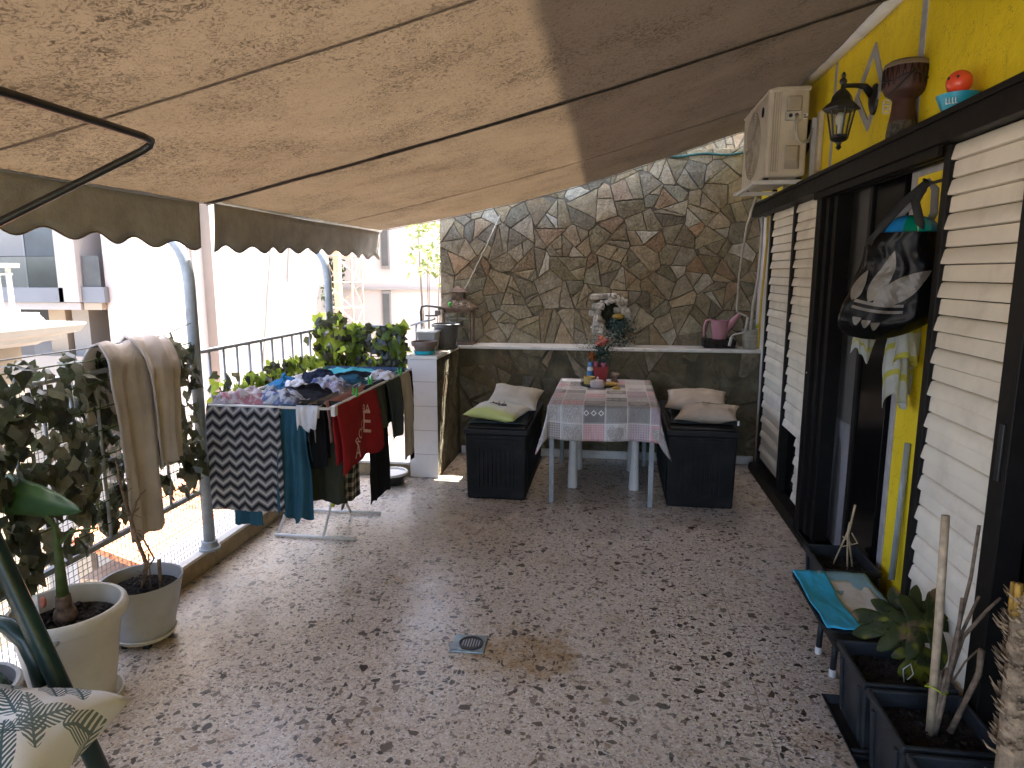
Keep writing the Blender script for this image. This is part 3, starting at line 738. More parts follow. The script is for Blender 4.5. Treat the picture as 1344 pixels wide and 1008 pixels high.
# open doorway between the shutters
wb(MB().box(1.18, 1.29, 4.215, 4.305, .06, 2.106).box(1.20, 1.29, 4.13, 4.19, .06, 2.106).box(1.215, 1.30, 4.04, 4.10, .06, 2.106), 'door_frame', M['alu'], hs, bevel=.003)
wb(MB().box(1.33, 1.36, 3.78, 4.26, .05, 2.14), 'door_leaf', M['curtain'], hs)
gd = wb(MB().box(1.262, 1.30, 3.278, 3.62, .055, 2.106), 'sliding_door', M['glass_dark'], hs, bevel=.003); gd['label'] = 'black glass sliding door leaf'
wb(MB().box(1.25, 1.31, 3.622, 3.66, .055, 2.106), 'door_stile', M['alu'], gd, bevel=.003)
# rooms behind the openings
rm = MB().box(1.5, 4.2, .9, 6.4, -.05, .03).box(4.2, 4.3, .9, 6.4, 0, 2.7).box(1.5, 4.2, .9, 6.4, 2.6, 2.7).box(1.5, 4.2, .85, .9, 0, 2.7).box(1.5, 4.2, 6.3, 6.4, 0, 2.7)
wb(rm, 'room_shell', M['interior'], hs)
wb(MB().box(1.30, 1.32, .95, 2.415, .06, 2.138), 'doorway_shade_panel', M['glass_dark'], hs)  # black panel stands in for the shade of the near doorway
# curtain hem inside the door
mb = MB(); mb.grid(lambda u, v: (1.325+.02*math.sin(u*14)*(1-v)+.03*(1-v)*u, 3.80+.44*u, .06+.75*v), 24, 8)
wb(mb, 'door_curtain', M['greyc'], hs, smooth=True)
# little latch screws
wb(MB().tube([(1.176,4.26,1.05),(1.181,4.26,1.05)], .006, 8), 'latch', M['whitemetal'], hs)

# ------------------------------------------------------------------ awnings
def plane_z(x): return 2.0 + .25*(x+2.08)
def fabric(y0, y1, x0, x1, lift, sagf):
    mb = MB()
    def fn(u, v):
        x, y = lerp(x0, x1, u), lerp(y0, y1, v)
        return (x, y, plane_z(x)+lift - sagf(u, v) + .006*fbm((x*1.1, y*1.3, 3), 1, 2) + .0035*fbm((x*3.1, y*9, 5), 1, 2))
    mb.grid(fn, 60, 70); return mb
def seam(y, x0, x1, lift, sagf, y0, y1, w, name, m, root, dz=.004):
    mb = MB(); v = (y-y0)/(y1-y0)
    mb.grid(lambda u, s: (lerp(x0,x1,u), y+(s-.5)*w, plane_z(lerp(x0,x1,u))+lift-sagf(u, v)-dz+.006*fbm((lerp(x0,x1,u)*1.1, y*1.3, 3), 1, 2)), 46, 1)
    return wb(mb, name, M[m], root, solid=.002)
def valance(y0, y1, ns, root, phase=0):
    mb = MB(); nu = ns*12
    def fn(u, v):
        y = lerp(y0, y1, u); a = abs(math.sin(PI*(u*ns+phase)))
        drop = .216 + .019*math.cos(2*PI*(u*ns+phase)) + .012*math.sin(y*2.3)
        return (-2.085 - .012*math.sin(y*9+v*1.3)*v - .018*v - .012*math.sin(y*3.1), y, 2.008-.006*0 - drop*v)
    mb.grid(fn, nu, 5)
    wb(mb, 'valance', M['valance'], root, smooth=True, solid=.0025)
    mb = MB(); mb.tube([Vector(fn(i/nu, 1.0)) for i in range(nu+1)], .0035, 5); wb(mb, 'valance_binding', M['seam'], root, smooth=True)
sag_f = lambda u, v: .055*math.sin(PI*u)*(v**3) + .03*math.sin(PI*u)
sag_n = lambda u, v: .03*math.sin(PI*u) + .01*math.sin(PI*v)*math.sin(PI*u)
fa = thing('awning', 'stained beige awning over the table end of the terrace', 'awning', (-.4, 4.6, 2.0))
wb(fabric(3.262, 5.90, -2.085, 1.19, .02, sag_f), 'canopy', M['awning'], fa, smooth=True)
seam(4.98, -2.08, 1.18, .02, sag_f, 3.262, 5.94, .012, 'canopy_seam', 'seam', fa)
seam(5.93, -2.08, 1.18, .02, sag_f, 3.262, 5.94, .03, 'canopy_seam', 'seam', fa)
seam(3.30, -2.08, 1.18, .012, sag_f, 3.262, 5.94, .07, 'canopy_hem', 'hem', fa)
valance(3.345, 5.90, 10, fa)
wb(MB().tube([(-2.09, 3.255, 2.03),(-2.09, 5.95, 2.03)], .022, 10), 'front_bar', M['whitemetal'], fa, smooth=True)
wb(MB().tube([(1.19, 3.27, 2.86),(1.19, 5.05, 2.86)], .052, 14), 'roller_tube', M['whitemetal'], fa, smooth=True)
na = thing('awning', 'stained beige awning with a black folding arm, nearest the viewer', 'awning', (-.4, 1.2, 2.0))
wb(fabric(-1.6, 3.30, -2.085, 1.19, .0, sag_n), 'canopy', M['awning'], na, smooth=True)
for y in (1.93, .62, -.6): seam(y, -2.08, 1.18, 0, sag_n, -1.6, 3.30, .016, 'canopy_seam', 'seam', na)
seam(3.285, -2.08, 1.18, -.003, sag_n, -1.6, 3.30, .014, 'canopy_hem', 'hem', na)
valance(-1.5, 3.22, 19, na, .25)
wb(MB().tube([(-2.09, -1.55, 2.015),(-2.09, 3.252, 2.015)], .022, 10), 'front_bar', M['whitemetal'], na, smooth=True)
wb(MB().tube([(1.19, -1.6, 2.86),(1.19, 3.262, 2.86)], .052, 14), 'roller_tube', M['whitemetal'], na, smooth=True)
fr = thing('tube_frame', 'bent black tube frame standing close under the awning', 'frame', (-1.9, 1.2, 0))
arm = [(-1.40, -1.0, .0),(-1.40, -1.0, 2.0),(-1.40, -.9, 2.05),(-1.425, .85, 2.068),(-1.490, 1.523, 2.087),(-1.510, 2.059, 2.084),(-1.517, 2.110, 2.080),(-1.534, 2.126, 2.068),(-1.56, 2.115, 2.047),(-1.88, 1.871, 1.805),(-2.02, 1.77, 1.70),(-2.15, 1.69, 1.60),(-2.165, 1.68, 1.55),(-2.165, 1.678, .0)]
wb(MB().tube(arm, .0125, 10), 'bent_tube', M['black'], fr, smooth=True)
wb(MB().lathe([(.03,0),(.03,.01),(.014,.02)], (-2.165,1.678,.001), 14), 'foot', M['black'], fr, smooth=30)
wb(MB().lathe([(.03,0),(.03,.01),(.014,.02)], (-1.40,-1.0,.001), 14), 'foot', M['black'], fr, smooth=30)
# ================================================================== RAILING, POLES, IVY
RX = -2.235
rl = thing('railing', 'silver metal railing with thin balusters along the open side', 'railing', (RX, 2, .122))
mb = MB().box(RX-.02, RX+.02, -3, 5.2, 1.212, 1.232)
mb.box(RX+.02, -1.62, 5.19, 5.23, 1.212, 1.232)
wb(mb, 'top_rail', M['railpaint'], rl, bevel=.004)
mb = MB().box(RX-.012, RX+.012, -3, 5.2, .44, .465); mb.box(RX+.012, -1.62, 5.20, 5.22, .44, .465)
wb(mb, 'bottom_rail', M['steel'], rl, bevel=.003)
y = 3.451 - .1418*28; first = None
while y < 5.15:
    b = wb(MB().tube([(RX, y, .4651), (RX, y, 1.211)], .0075, 6), 'baluster', M['railpaint'], rl, smooth=True); y += .1418
for x in (-2.08, -1.94, -1.80, -1.66): wb(MB().tube([(x, 5.21, .4651), (x, 5.21, 1.211)], .0075, 6), 'baluster', M['railpaint'], rl, smooth=True)
mb = MB()
yy = .1
while yy < 3.3: mb.box(RX-.018, RX-.0155, yy, yy+.0022, .124, 1.2); yy += .026
zz = .135
while zz < 1.2: mb.box(RX-.0152, RX-.013, .1, 3.3, zz, zz+.0022); zz += .026
yy = 3.3
while yy < 4.6: mb.box(RX-.018, RX-.0155, yy, yy+.0022, .124, .46); yy += .026
zz = .135
while zz < .46: mb.box(RX-.0152, RX-.013, 3.3, 4.6, zz, zz+.0022); zz += .026
wb(mb, 'wire_mesh', M['wire'], rl)
for py, lab in ((3.27, 'grey steel pole with a bent top beside the draped blanket'), (5.02, 'grey steel pole with a bent top at the far corner by the bright ivy')):
    p = thing('awning_pole', lab, 'pole', (-2.20, py, .122), 0, 'bent steel poles along the railing')
    pts = [(0,0,.03),(0,0,1.46)] + [(-.13*(1-math.cos(t)), 0, 1.46+.26*math.sin(t)) for t in [PI/2*i/8 for i in range(1,9)]]
    MB().tube(pts, .030, 14).build('post', M['steel'], p, smooth=True)
    MB().lathe([(.058,.001),(.058,.012),(.05,.016),(.043,.03),(.043,.05),(.033,.055)], (0,0,0), 18).build('flange', M['steel'], p, smooth=35)

def leaf_tris(c, nrm, up, s, rnd, lobed=True):
    n = Vector(nrm).normalized(); u = Vector(up); u = (u - n*u.dot(n)).normalized(); w = u.cross(n)
    if lobed:
        o = [(0,.08,0),(-.30,-.08,-.04),(-.48,.28,-.10),(-.24,.58,-.03),(0,1,-.14),(.24,.58,-.03),(.48,.28,-.10),(.30,-.08,-.04),(0,.36,.06)]
        fs = [(8,i,i+1) for i in range(7)] + [(8,7,0)]
    else:
        o = [(0,0,0),(-.26,.4,-.05),(0,1,-.12),(.26,.4,-.05),(0,.45,.05)]; fs = [(4,0,1),(4,1,2),(4,2,3),(4,3,0)]
    k = rnd.uniform(-.5,.5)
    return [Vector(c)+ (w*a*(1+k*.2) + u*b + n*d)*s for a, b, d in o], fs
def ivy(root, pt, nrm, y0, y1, z0, z1, n, size, mats, seed, ragged=.06, gap=.0, clump=7.0):
    rnd = random.Random(seed); mb = MB(); st = MB()
    for _ in range(n):
        a, z = rnd.uniform(y0, y1), rnd.uniform(z0-.02, z1)
        top = z1 - ragged*(.5+.9*fbm((a*4, seed, 0), 1, 2)); bot = z0 + ragged*(.5+fbm((a*4, seed, 9), 1, 2))
        if z > top or z < bot: continue
        if fbm((a*clump, z*clump*1.5, seed), 1, 2) < gap: continue
        d = rnd.gauss(0, .022)
        if seed == 5 and 2.48 < a < 3.06: d = -.055-abs(d)*.5
        nn = Vector(nrm)*1.3 + Vector((rnd.gauss(0,.5), rnd.gauss(0,.5), rnd.gauss(.25,.45)))
        up = Vector((rnd.gauss(0,.5), rnd.gauss(0,.5), -.75+rnd.gauss(0,.5)))
        vs, fs = leaf_tris(Vector(pt(a, z, d)), nn, up, size*rnd.uniform(.65,1.2), rnd)
        mb.add(vs, fs, rnd.choices(range(len(mats)), weights=[.60,.40][:len(mats)])[0])
    wb(mb, 'leaves', [M[m] for m in mats], root, fixn=False)
    z = z0+.05
    while z < z1-.03:
        st.tube([Vector(pt(lerp(y0,y1,i/24), z+.012*fbm((i*.6, z*9, seed),1,2), .01*fbm((i*.5, z*5, seed+2),1,2))) for i in range(25)], .0032, 5); z += .105
    wb(st, 'stems', M['stem'], root, smooth=True)
iv = thing('ivy_screen', 'dark artificial ivy screen behind the draped blanket', 'ivy screen', (-2.19, 1.8, .5))
ivy(iv, lambda a, z, d: (-2.185+d, a, z), (1,0,.1), .2, 3.23, .50, 1.335, 3000, .082, ('ivy','ivy2'), 5, .035, -.08, clump=12.0)
iv = thing('ivy_screen', 'low bright ivy screen on the railing behind the drying rack', 'ivy screen', (-2.19, 4.0, .7))
ivy(iv, lambda a, z, d: (-2.19+d, a, z), (1,0,.1), 3.42, 4.66, .72, 1.10, 620, .08, ('ivylit','ivy'), 8, .09, -.30)
iv = thing('ivy_screen', 'tall bright ivy screen in the corner beside the tiled pier', 'ivy screen', (-1.95, 5.16, .6))
ivy(iv, lambda a, z, d: (a, 5.155+d, z), (0,-1,.1), -2.30, -1.64, .62, 1.27, 900, .09, ('ivylit','ivy'), 12, .05, -.22)
rnd = random.Random(4); mb = MB()
for _ in range(300):
    a, z = rnd.uniform(4.72, 5.12), rnd.uniform(.75, 1.34)
    if fbm((a*7, z*9, 2),1,2) < -.15: continue
    vs, fs = leaf_tris((-2.17+rnd.gauss(0,.05), a, z), (1+rnd.gauss(0,.4), -.6+rnd.gauss(0,.5), rnd.gauss(.2,.5)), (rnd.gauss(0,.5), rnd.gauss(0,.5), -.7), .09*rnd.uniform(.7,1.2), rnd)
    mb.add(vs, fs, rnd.choice((0,0,1)))
wb(mb, 'corner_leaves', [M['ivylit'], M['ivy']], iv, fixn=False)

# blanket over the ivy
bl = thing('blanket', 'crumpled beige blanket draped over the ivy screen', 'blanket', (-2.1, 2.75, 1.3))
def bl_fn(y0t, y1t, y0b, y1b, zb, off, ph, back):
    L1 = 1.355-zb; Lb = back; tot = L1+Lb
    def fn(u, v):
        s = v*tot
        if s < Lb: z = 1.345-(Lb-s); x = -2.25; t = 0
        else: z = 1.345-(s-Lb); t = (s-Lb)/L1; x = -2.13
        k = max(0, 1-abs(s-Lb)/.10)
        z += .008*k*k; x = lerp(x, -2.175, k*k*.9)
        ya, yb = lerp(y0t, y0b, min(1, t*1.25)), lerp(y1t, y1b, min(1, t*1.4))
        y = lerp(ya, yb, u)
        fold = (.020*math.sin(u*PI*3.3+ph+.5*math.sin(s*3)) + .005*math.sin(u*PI*8+ph*2+s*2))*min(1, .25+t*1.5)
        return (x+fold+off*min(1,t*4)+.008*fbm((u*4, s*4, ph),1,3), y+.008*fbm((u*3, s*5, ph+4),1,2), z+.018*fbm((u*2.5, ph, 1),1,2)*(1 if t else .4)+(.014*math.sin(u*PI*3.3+ph) if k>0 else 0))
    return fn
wb(MB().grid(bl_fn(2.545,2.88,2.60,2.84,.455,0.0,.4,.35), 34, 60), 'long_fold', M['blanket'], bl, smooth=True, solid=.009)
wb(MB().grid(bl_fn(2.74,3.0,2.775,2.945,.76,.045,1.9,.2), 24, 40), 'short_fold', M['blanket'], bl, smooth=True, solid=.009)
wb(MB().tube([(-2.19, 3.27, 1.395),(-2.19, 3.02, 1.345),(-2.19,2.5,1.335),(-2.19,.5,1.34)], .003, 5), 'line_wire', M['wire'], bl)

# ================================================================== FAR SIDE
A = thing('apartment_block', 'modern grey and white apartment block with glass balconies', 'building', (-11, 13, -9))
def ab(name, m, *b, **k): return wb(W(*b), name, M[m], A, **k)
ab('wall', 'bgrey', -20, -8.7, 12.4, 20, -9, 7)
ab('upper_wall_panel', 'bbeige', -10.75, -10.05, 12.15, 12.39, 1.15, 5)
ab('slab', 'bwhite', -20, -9.46, 10.85, 12.39, .99, 1.12)
ab('column', 'bwhite', -9.83, -9.43, 10.80, 11.6, 1.13, 7)
bp = ab('balcony_front', 'bslate', -20, -9.74, 10.8, 10.92, 1.125, 1.385)
gl = wb(W(-20, -9.86, 10.84, 10.86, 1.39, 1.93), 'balcony_glass', M['glass'], A)
wb(W(-20, -9.86, 10.835, 10.865, 1.932, 1.95), 'glass_rail', M['bdark'], gl)
for x0, x1 in ((-11.9,-11.05),(-10.98,-10.72)):
    w = ab('window', 'bdark', x0, x1, 12.33, 12.39, 1.14, 3.3); wb(W(x0+.05, x1-.05, 12.31, 12.328, 1.2, 3.25), 'pane', M['winglass'], w)
ab('pier', 'bwarm', -9.05, -8.72, 11.0, 12.39, -9, 7)
ab('pier', 'bwhite', -8.72, -8.45, 10.9, 12.39, -9, 7)
ab('recess_wall', 'bgrey', -9.42, -9.06, 11.9, 12.39, .6, 7)
w = ab('window', 'bdark', -9.40, -9.08, 11.84, 11.89, 1.14, 3.4); wb(W(-9.33, -9.12, 11.81, 11.838, 1.2, 3.3), 'pane', M['bwhite'], w)
ab('balcony_front', 'bslate', -9.42, -8.98, 10.86, 10.98, 1.12, 1.40)
gl = wb(W(-9.40, -9.06, 10.9, 10.915, 1.405, 1.95), 'balcony_glass', M['winglass'], A)
ab('slab', 'bbeige', -9.42, -9.06, 10.88, 11.88, .99, 1.115)
ab('recess_shade_band', 'bdark', -20, -9.06, 11.9, 12.39, .62, .985)  # dark band painted in for the shade of the recess below the slab
ab('lower_column', 'bbeige', -10.55, -10.2, 11.3, 11.8, -9, .985)
ab('lower_column', 'bgrey', -10.1, -9.75, 11.35, 11.85, -9, .985)
for x0, x1 in ((-9.7,-9.42),(-9.38,-9.1)):
    w = ab('window', 'bdark', x0, x1, 12.3, 12.39, -1.2, .6); wb(W(x0+.04, x1-.04, 12.28, 12.298, -1.1, .55), 'pane', M['winglass'], w)
ab('lower_parapet', 'bgrey', -20, -9.06, 11.0, 11.15, -1.2, .12)
B = thing('white_building', 'tall white rendered building with flat pilasters', 'building', (-10, 15.5, -9))
wb(W(-12, -8.44, 12.395, 17.4, -9, 9), 'wall', M['bwhite'], B)
wb(W(-8.44, -8.22, 13.05, 13.75, -9, 9), 'pilaster', M['bgrey'], B)
wb(W(-8.44, -8.20, 16.9, 17.4, -9, 9), 'pilaster', M['bwhite'], B)
wb(MB().tube([(-8.38, 12.6, -9),(-8.38, 12.6, 9)], .04, 8), 'downpipe', M['bgrey'], B)
wb(W(-8.44, -8.40, 15.4, 16.6, -.9, .2), 'vent_hood', M['bgrey'], B, bevel=.02)
sh = MB()
for (y0, y1, yt, zt) in ((14.6,15.9,15.2,2.6),(15.6,16.7,16.2,3.0)):
    sh.add([(-8.1,y0,-.6),(-7.5,y1,-.6),(-8.0,yt,zt),(-8.14,y0,-.6),(-7.54,y1,-.6),(-8.04,yt,zt)], [(0,1,2),(5,4,3),(0,3,4,1),(1,4,5,2),(2,5,3,0)])
    sh.tube([(-8.02,yt,-9),(-8.02,yt,zt)], .03, 6)
o = wb(sh, 'shadow_sheet', M['bgrey']); tag(o, 'grey pointed sheets put in for shadow triangles on the white building', 'shadow sheet')  # grey sheets added in place of triangular shadows on the white wall
C_ = thing('blush_building', 'pale blush building with a grey window strip beyond the ivy', 'building', (-7, 24, -9))
wb(W(-11.0, 1.0, 22, 28, -9, 9), 'wall', M['bwarm'], C_)
for z0, z1 in ((1.78, 9),(-1.0, 1.05)):
    w = wb(W(-7.72, -7.42, 21.94, 21.998, z0, z1), 'window', M['bgrey'], C_); wb(W(-7.68, -7.46, 21.92, 21.938, z0+.1, z1-.1), 'pane', M['winglass'], w)
wb(W(-11.0, 1.0, 21.9, 21.999, 1.08, 1.16), 'string_course', M['bwhite'], C_)
# lattice mast
T = thing('lattice_mast', 'rusty lattice mast with a peach column standing before the blush building', 'mast', (-5.75, 14, -9))
mb = MB(); x0, x1, y0, y1 = -6.05, -5.47, 13.7, 14.3
cs = [(x0,y0),(x1,y0),(x1,y1),(x0,y1)]
for x, y in cs: mb.tube([(x,y,-9),(x,y,6)], .022, 6)
z = -9; i = 0
while z < 6:
    for a in range(4):
        p, q = cs[a], cs[(a+1)%4]
        mb.tube([(*p, z),(*q, z)], .013, 5); mb.tube([(*(p if i%2 else q), z),(*(q if i%2 else p), z+.55)], .011, 5)
    z += .55; i += 1
wb(mb, 'lattice', M['tower'], T)
wb(W(-5.98, -5.85, 13.95, 14.08, -9, 6), 'column', M['pylon'], T)
def tree(name, label, loc, h, cr, n, leaf, seed, group=None, trunk=.08, mat='treeleaf', cz=.62):
    t = thing(name, label, 'tree', loc, 0, group); rnd = random.Random(seed); mb = MB()
    mb.tube([(0,0,0),(.04*h*.1,0,h*.35),(-.02*h,.02*h,h*.7)], [trunk,trunk*.8,trunk*.4], 8)
    tips = []
    for i in range(9):
        a = rnd.uniform(0, 2*PI); z = h*rnd.uniform(.4,.7); r = cr*rnd.uniform(.5,.95)
        tip = (r*math.cos(a), r*math.sin(a), h*rnd.uniform(cz,.98)); tips.append(tip)
        mb.tube([(0,0,z),(tip[0]*.5, tip[1]*.5, lerp(z,tip[2],.6)), tip], [trunk*.4,trunk*.25,trunk*.1], 6)
    mb.build('trunk', M['bark'], t, smooth=True); lb = MB()
    for _ in range(n):
        tp = rnd.choice(tips); d = Vector((rnd.gauss(0,1), rnd.gauss(0,1), rnd.gauss(0,.8)))*cr*.30
        vs, fs = leaf_tris(Vector(tp)+d, (rnd.gauss(0,1), rnd.gauss(0,1), rnd.gauss(.5,.7)), (rnd.gauss(0,1), rnd.gauss(0,1), rnd.gauss(-.5,.6)), leaf*rnd.uniform(.7,1.3), rnd, False); lb.add(vs, fs)
    lb.build('crown', M[mat], t, fixn=False); return t
tree('street_tree', 'dark tree between the white building and the steel pole', (-9.2, 20.2, -9), 11.8, .8, 2200, .18, 3, cz=.82)
tree('street_tree', 'slender tree with bright young leaves beside the stone wall', (-2.62, 9.4, -9), 11.9, .42, 260, .11, 6, trunk=.035, mat='youngleaf', cz=.88)
tree('street_tree', 'small round tree by the orange roof below the railing', (-6.3, 8.3, -9), 5.2, 1.0, 1800, .14, 9)
# low house with orange tiles below
H = thing('low_house', 'low house with an orange tiled roof below the terrace', 'house', (-7.2, 10.3, -9))
wb(W(-8.2, -6.2, 8.8, 11.8, -9, -3.1), 'wall', M['bbeige'], H)
mb = MB(); mb.add([(-8.3,8.7,-2.35),(-8.3,11.9,-2.35),(-6.0,11.9,-3.05),(-6.0,8.7,-3.05),(-8.3,8.7,-2.45),(-8.3,11.9,-2.45),(-6.0,11.9,-3.15),(-6.0,8.7,-3.15)], [(0,3,2,1),(4,5,6,7),(0,1,5,4),(1,2,6,5),(2,3,7,6),(3,0,4,7)])
wb(mb, 'roof', M['rooftile'], H)
# white balcony close by
V = thing('white_villa', 'old villa with a white balustrade and moulded cornice', 'house', (-6.5, 6.5, -9))
wb(W(-9, -4.95, -2, 4.98, -9, 1.04), 'wall', M['bbeige'], V)
prof = [(-9.0,1.045),(-4.86,1.045),(-4.80,1.07),(-4.62,1.10),(-4.60,1.135),(-4.42,1.17),(-4.37,1.225),(-4.37,1.245),(-4.75,1.25),(-4.80,1.30),(-4.80,1.318),(-9.0,1.318)]
mb = MB(); mb.prism(prof, 'y', -2, 5.05); wb(mb, 'cornice', M['cornice'], V)
mb = MB().box(-4.97, -4.87, -2, 4.98, 1.69, 1.725).box(-4.95, -4.89, -2, 4.96, 1.325, 1.36)
for i in range(44): mb.box(-4.935, -4.905, 4.90-i*.105, 4.93-i*.105, 1.361, 1.689)
mb.box(-4.93, -4.91, -2, 4.95, 1.63, 1.648)
wb(mb, 'balustrade', M['cornice'], V, bevel=.003)
t = thing('balcony_plant', 'pale flowering plant behind the white balustrade', 'plant', (-5.75, 4.75, 1.318)); rnd = random.Random(2)
MB().lathe([(.12,.0),(.16,.25),(.14,.25),(.13,.22)], (0,0,.001), 16).build('pot', M['terracotta'], t, smooth=30)
mb = MB()
for _ in range(220):
    vs, fs = leaf_tris((rnd.gauss(0,.11), rnd.gauss(0,.11), .48+rnd.gauss(0,.12)), (rnd.gauss(0,1), -1+rnd.gauss(0,.6), rnd.gauss(.3,.6)), (rnd.gauss(0,1), rnd.gauss(0,1), .5), .075, rnd, False); mb.add(vs, fs, rnd.choice((0,1)))
mb.build('leaves', [M['twig'], M['ivylit']], t, fixn=False)
# ================================================================== DRYING RACK AND LAUNDRY
RZ = .95; RX0, RX1, RY0, RY1 = -2.13, -1.45, 3.25, 4.70
rk = thing('drying_rack', 'white winged drying rack loaded with laundry', 'drying rack', (-1.79, 4.0, 0))
mb = MB().tube([(RX0,RY0,RZ),(RX1,RY0,RZ),(RX1,RY1,RZ),(RX0,RY1,RZ),(RX0,RY0,RZ),(RX1,RY0,RZ)], .008, 8)
wb(mb, 'top_frame', M['whitemetal'], rk, smooth=True)
mb = MB()
for i in range(1, 9):
    x = lerp(RX0, RX1, i/9); mb.tube([(x, RY0, RZ),(x, RY1, RZ)], .0025, 5)
for y in (3.72, 4.28): mb.tube([(RX0, y, RZ-.005),(RX1, y, RZ-.005)], .006, 6)
wb(mb, 'hanging_wires', M['whitemetal'], rk, smooth=True)
for (ya, yb) in ((3.77, 4.55),(4.23, 3.45)):
    lg = wb(MB().tube([(-1.76, ya, .012),(-1.76, lerp(ya,yb,.5), RZ*.5),(-1.76, yb, RZ-.006)], .009, 8), 'leg', M['whitemetal'], rk, smooth=True)
    wb(MB().tube([(-2.08, ya, .014),(-1.55, ya+.01, .012)], .0105, 8), 'foot_bar', M['whitemetal'], lg, smooth=True)
    wb(MB().tube([(-2.06, ya, .014),(-2.02, lerp(ya,yb,.5), RZ*.5),(-2.0, yb, RZ-.006)], .009, 8), 'leg', M['whitemetal'], rk, smooth=True)
wb(MB().tube([(-1.745,3.90,.17),(-1.745,3.95,.235),(-1.745,4.0,.28),(-1.745,4.05,.235),(-1.745,4.1,.17)], [.012,.018,.022,.018,.012], 8), 'hinge', M['limegreen'], rk, smooth=True)

def drape_fn(P, t, n, w, Lf, Lb, amp=.018, fr=1.6, ph=0, wb_=1.0, slant=0, rag=.03, r=.010):
    P, t, n = Vector(P), Vector(t).normalized(), Vector(n).normalized(); tot = Lf+Lb
    def fn(u, v):
        s = v*tot-Lb; d = abs(s); sd = 1 if s >= 0 else -1
        k = min(1, d/.22); wid = lerp(1, wb_, min(1, d/max(Lf,.01)))
        a = (u-.5)*w*wid + slant*d + .010*fbm((u*2, d*4, ph), 1, 2)*k
        tr = min(1, d/.02)
        off = sd*(r*tr + .010*min(1, d/.15)) + k*(amp*math.sin(u*2*PI*fr+ph+.8*math.sin(d*5+ph)) + amp*.5*math.sin(u*2*PI*fr*2.3+ph*1.7)) + .006*fbm((u*5, d*7, ph+3),1,3)
        z = -d*(1+rag*fbm((u*3, ph, 7),1,2)) + r*(1-tr) 
        return P + t*a + n*off + Vector((0,0,z))
    return fn
def hang(name, label, cat, mat, *a, group='laundry hung on the drying rack', nu=30, nv=40, **k):
    fn = drape_fn(*a, **k)
    o = wb(MB().grid(fn, nu, nv), name, M[mat], None, smooth=True, solid=.0035); tag(o, label, cat, group); return o, fn
LX, LY = (1,0,0), (0,1,0)
hang('towel', 'black and grey chevron towel on the near end of the rack', 'towel', 'chevron', (-1.93,RY0,RZ), LX, (0,-1,0), .415, .575, .10, amp=.007, fr=.8, ph=.5, rag=.02)
hang('trousers', 'teal trousers hanging beside the chevron towel', 'trousers', 'teal', (-1.655,RY0+.03,RZ), LX, (0,-1,0), .13, .62, .3, amp=.020, fr=1.7, ph=1.1, wb_=1.55, slant=-.02, rag=.10)
hang('trousers', 'second teal garment showing only below the chevron towel', 'trousers', 'teal', (-2.0,RY0+.13,RZ), LX, (0,-1,0), .17, .705, .2, amp=.012, fr=1.2, ph=2.1, rag=.04)
hang('shirt', 'olive shirt hanging under the white cloth at the rack corner', 'shirt', 'olive', (-1.575,RY0+.16,RZ), LX, (0,-1,0), .26, .56, .3, amp=.016, fr=1.5, ph=.3, rag=.06)
hang('shirt', 'black shirt hanging behind the teal trousers', 'shirt', 'blackcloth', (-1.62,RY0+.09,RZ), LX, (0,-1,0), .22, .34, .3, amp=.014, fr=1.5, ph=2.7)
hang('cloth', 'small crumpled white cloth over the rack corner', 'cloth', 'white', (-1.565,RY0-.004,RZ+.006), LX, (0,-1,0), .125, .115, .06, amp=.020, fr=1.2, ph=.9, wb_=.75, rag=.35)
o, rf = hang('shirt', 'red shirt with pale lettering on the long side of the rack', 'shirt', 'red', (RX1,3.615,RZ), LY, (1,0,0), .60, .385, .33, amp=.016, fr=1.1, ph=.2, wb_=1.12, slant=.10, rag=.10)
def print_on(fn, root, body, size, uc, vc, ang, mat, Lf, Lb, w):
    vs, fs = text_mesh(body, size); ca, sa = math.cos(ang), math.sin(ang); out = []
    l = root_loc(root)
    for p in vs:
        a, b = p.x*ca-p.y*sa, p.x*sa+p.y*ca
        u = uc + a/w; d = vc - b; v = (d+Lb)/(Lf+Lb)
        q = fn(u, v); n = (fn(u+.01, v)-q).cross(fn(u, v+.01)-q); n.normalize()
        if n.x < 0: n = -n
        out.append(q+n*.0042-l)
    MB().add(out, fs).build('lettering', mat, root, fixn=False)
for body, sz, uc, vc in (('BA', .075, .70, .10), ('E', .20, .69, .185), ('ROC', .085, .50, .225), ('A', .12, .40, .32)):
    print_on(rf, o, body, sz, uc, vc, -.12 if body != 'ROC' else .6, M['print'], .385, .33, .60)
hang('trousers', 'plaid trousers hanging below the red shirt', 'trousers', 'plaid', (RX1-.09,3.66,RZ), LY, (1,0,0), .34, .64, .2, amp=.016, fr=1.6, ph=.7, rag=.05)
hang('shirt', 'sage shirt hanging between the red shirt and the slate shirt', 'shirt', 'sage', (RX1-.02,4.02,RZ), LY, (1,0,0), .24, .29, .25, amp=.015, fr=1.2, ph=1.9, rag=.08)
hang('shirt', 'slate grey shirt over the black trousers', 'shirt', 'slate', (RX1+.004,4.26,RZ), LY, (1,0,0), .29, .40, .3, amp=.014, fr=1.1, ph=.6, wb_=.9, rag=.07)
hang('trousers', 'long black trousers on the side of the rack', 'trousers', 'blackcloth', (RX1-.06,4.10,RZ), LY, (1,0,0), .40, .76, .3, amp=.010, fr=1.4, ph=1.3, slant=-.02)
hang('towel', 'cream towel hanging at the far end of the rack', 'towel', 'cream', (RX1+.004,4.52,RZ), LY, (1,0,0), .20, .60, .3, amp=.010, fr=1.0, ph=2.3)
hang('trousers', 'black leggings at the far corner of the rack', 'trousers', 'blackcloth', (RX1-.01,4.665,RZ), LY, (1,0,0), .12, .66, .3, amp=.008, fr=.8, ph=.2)
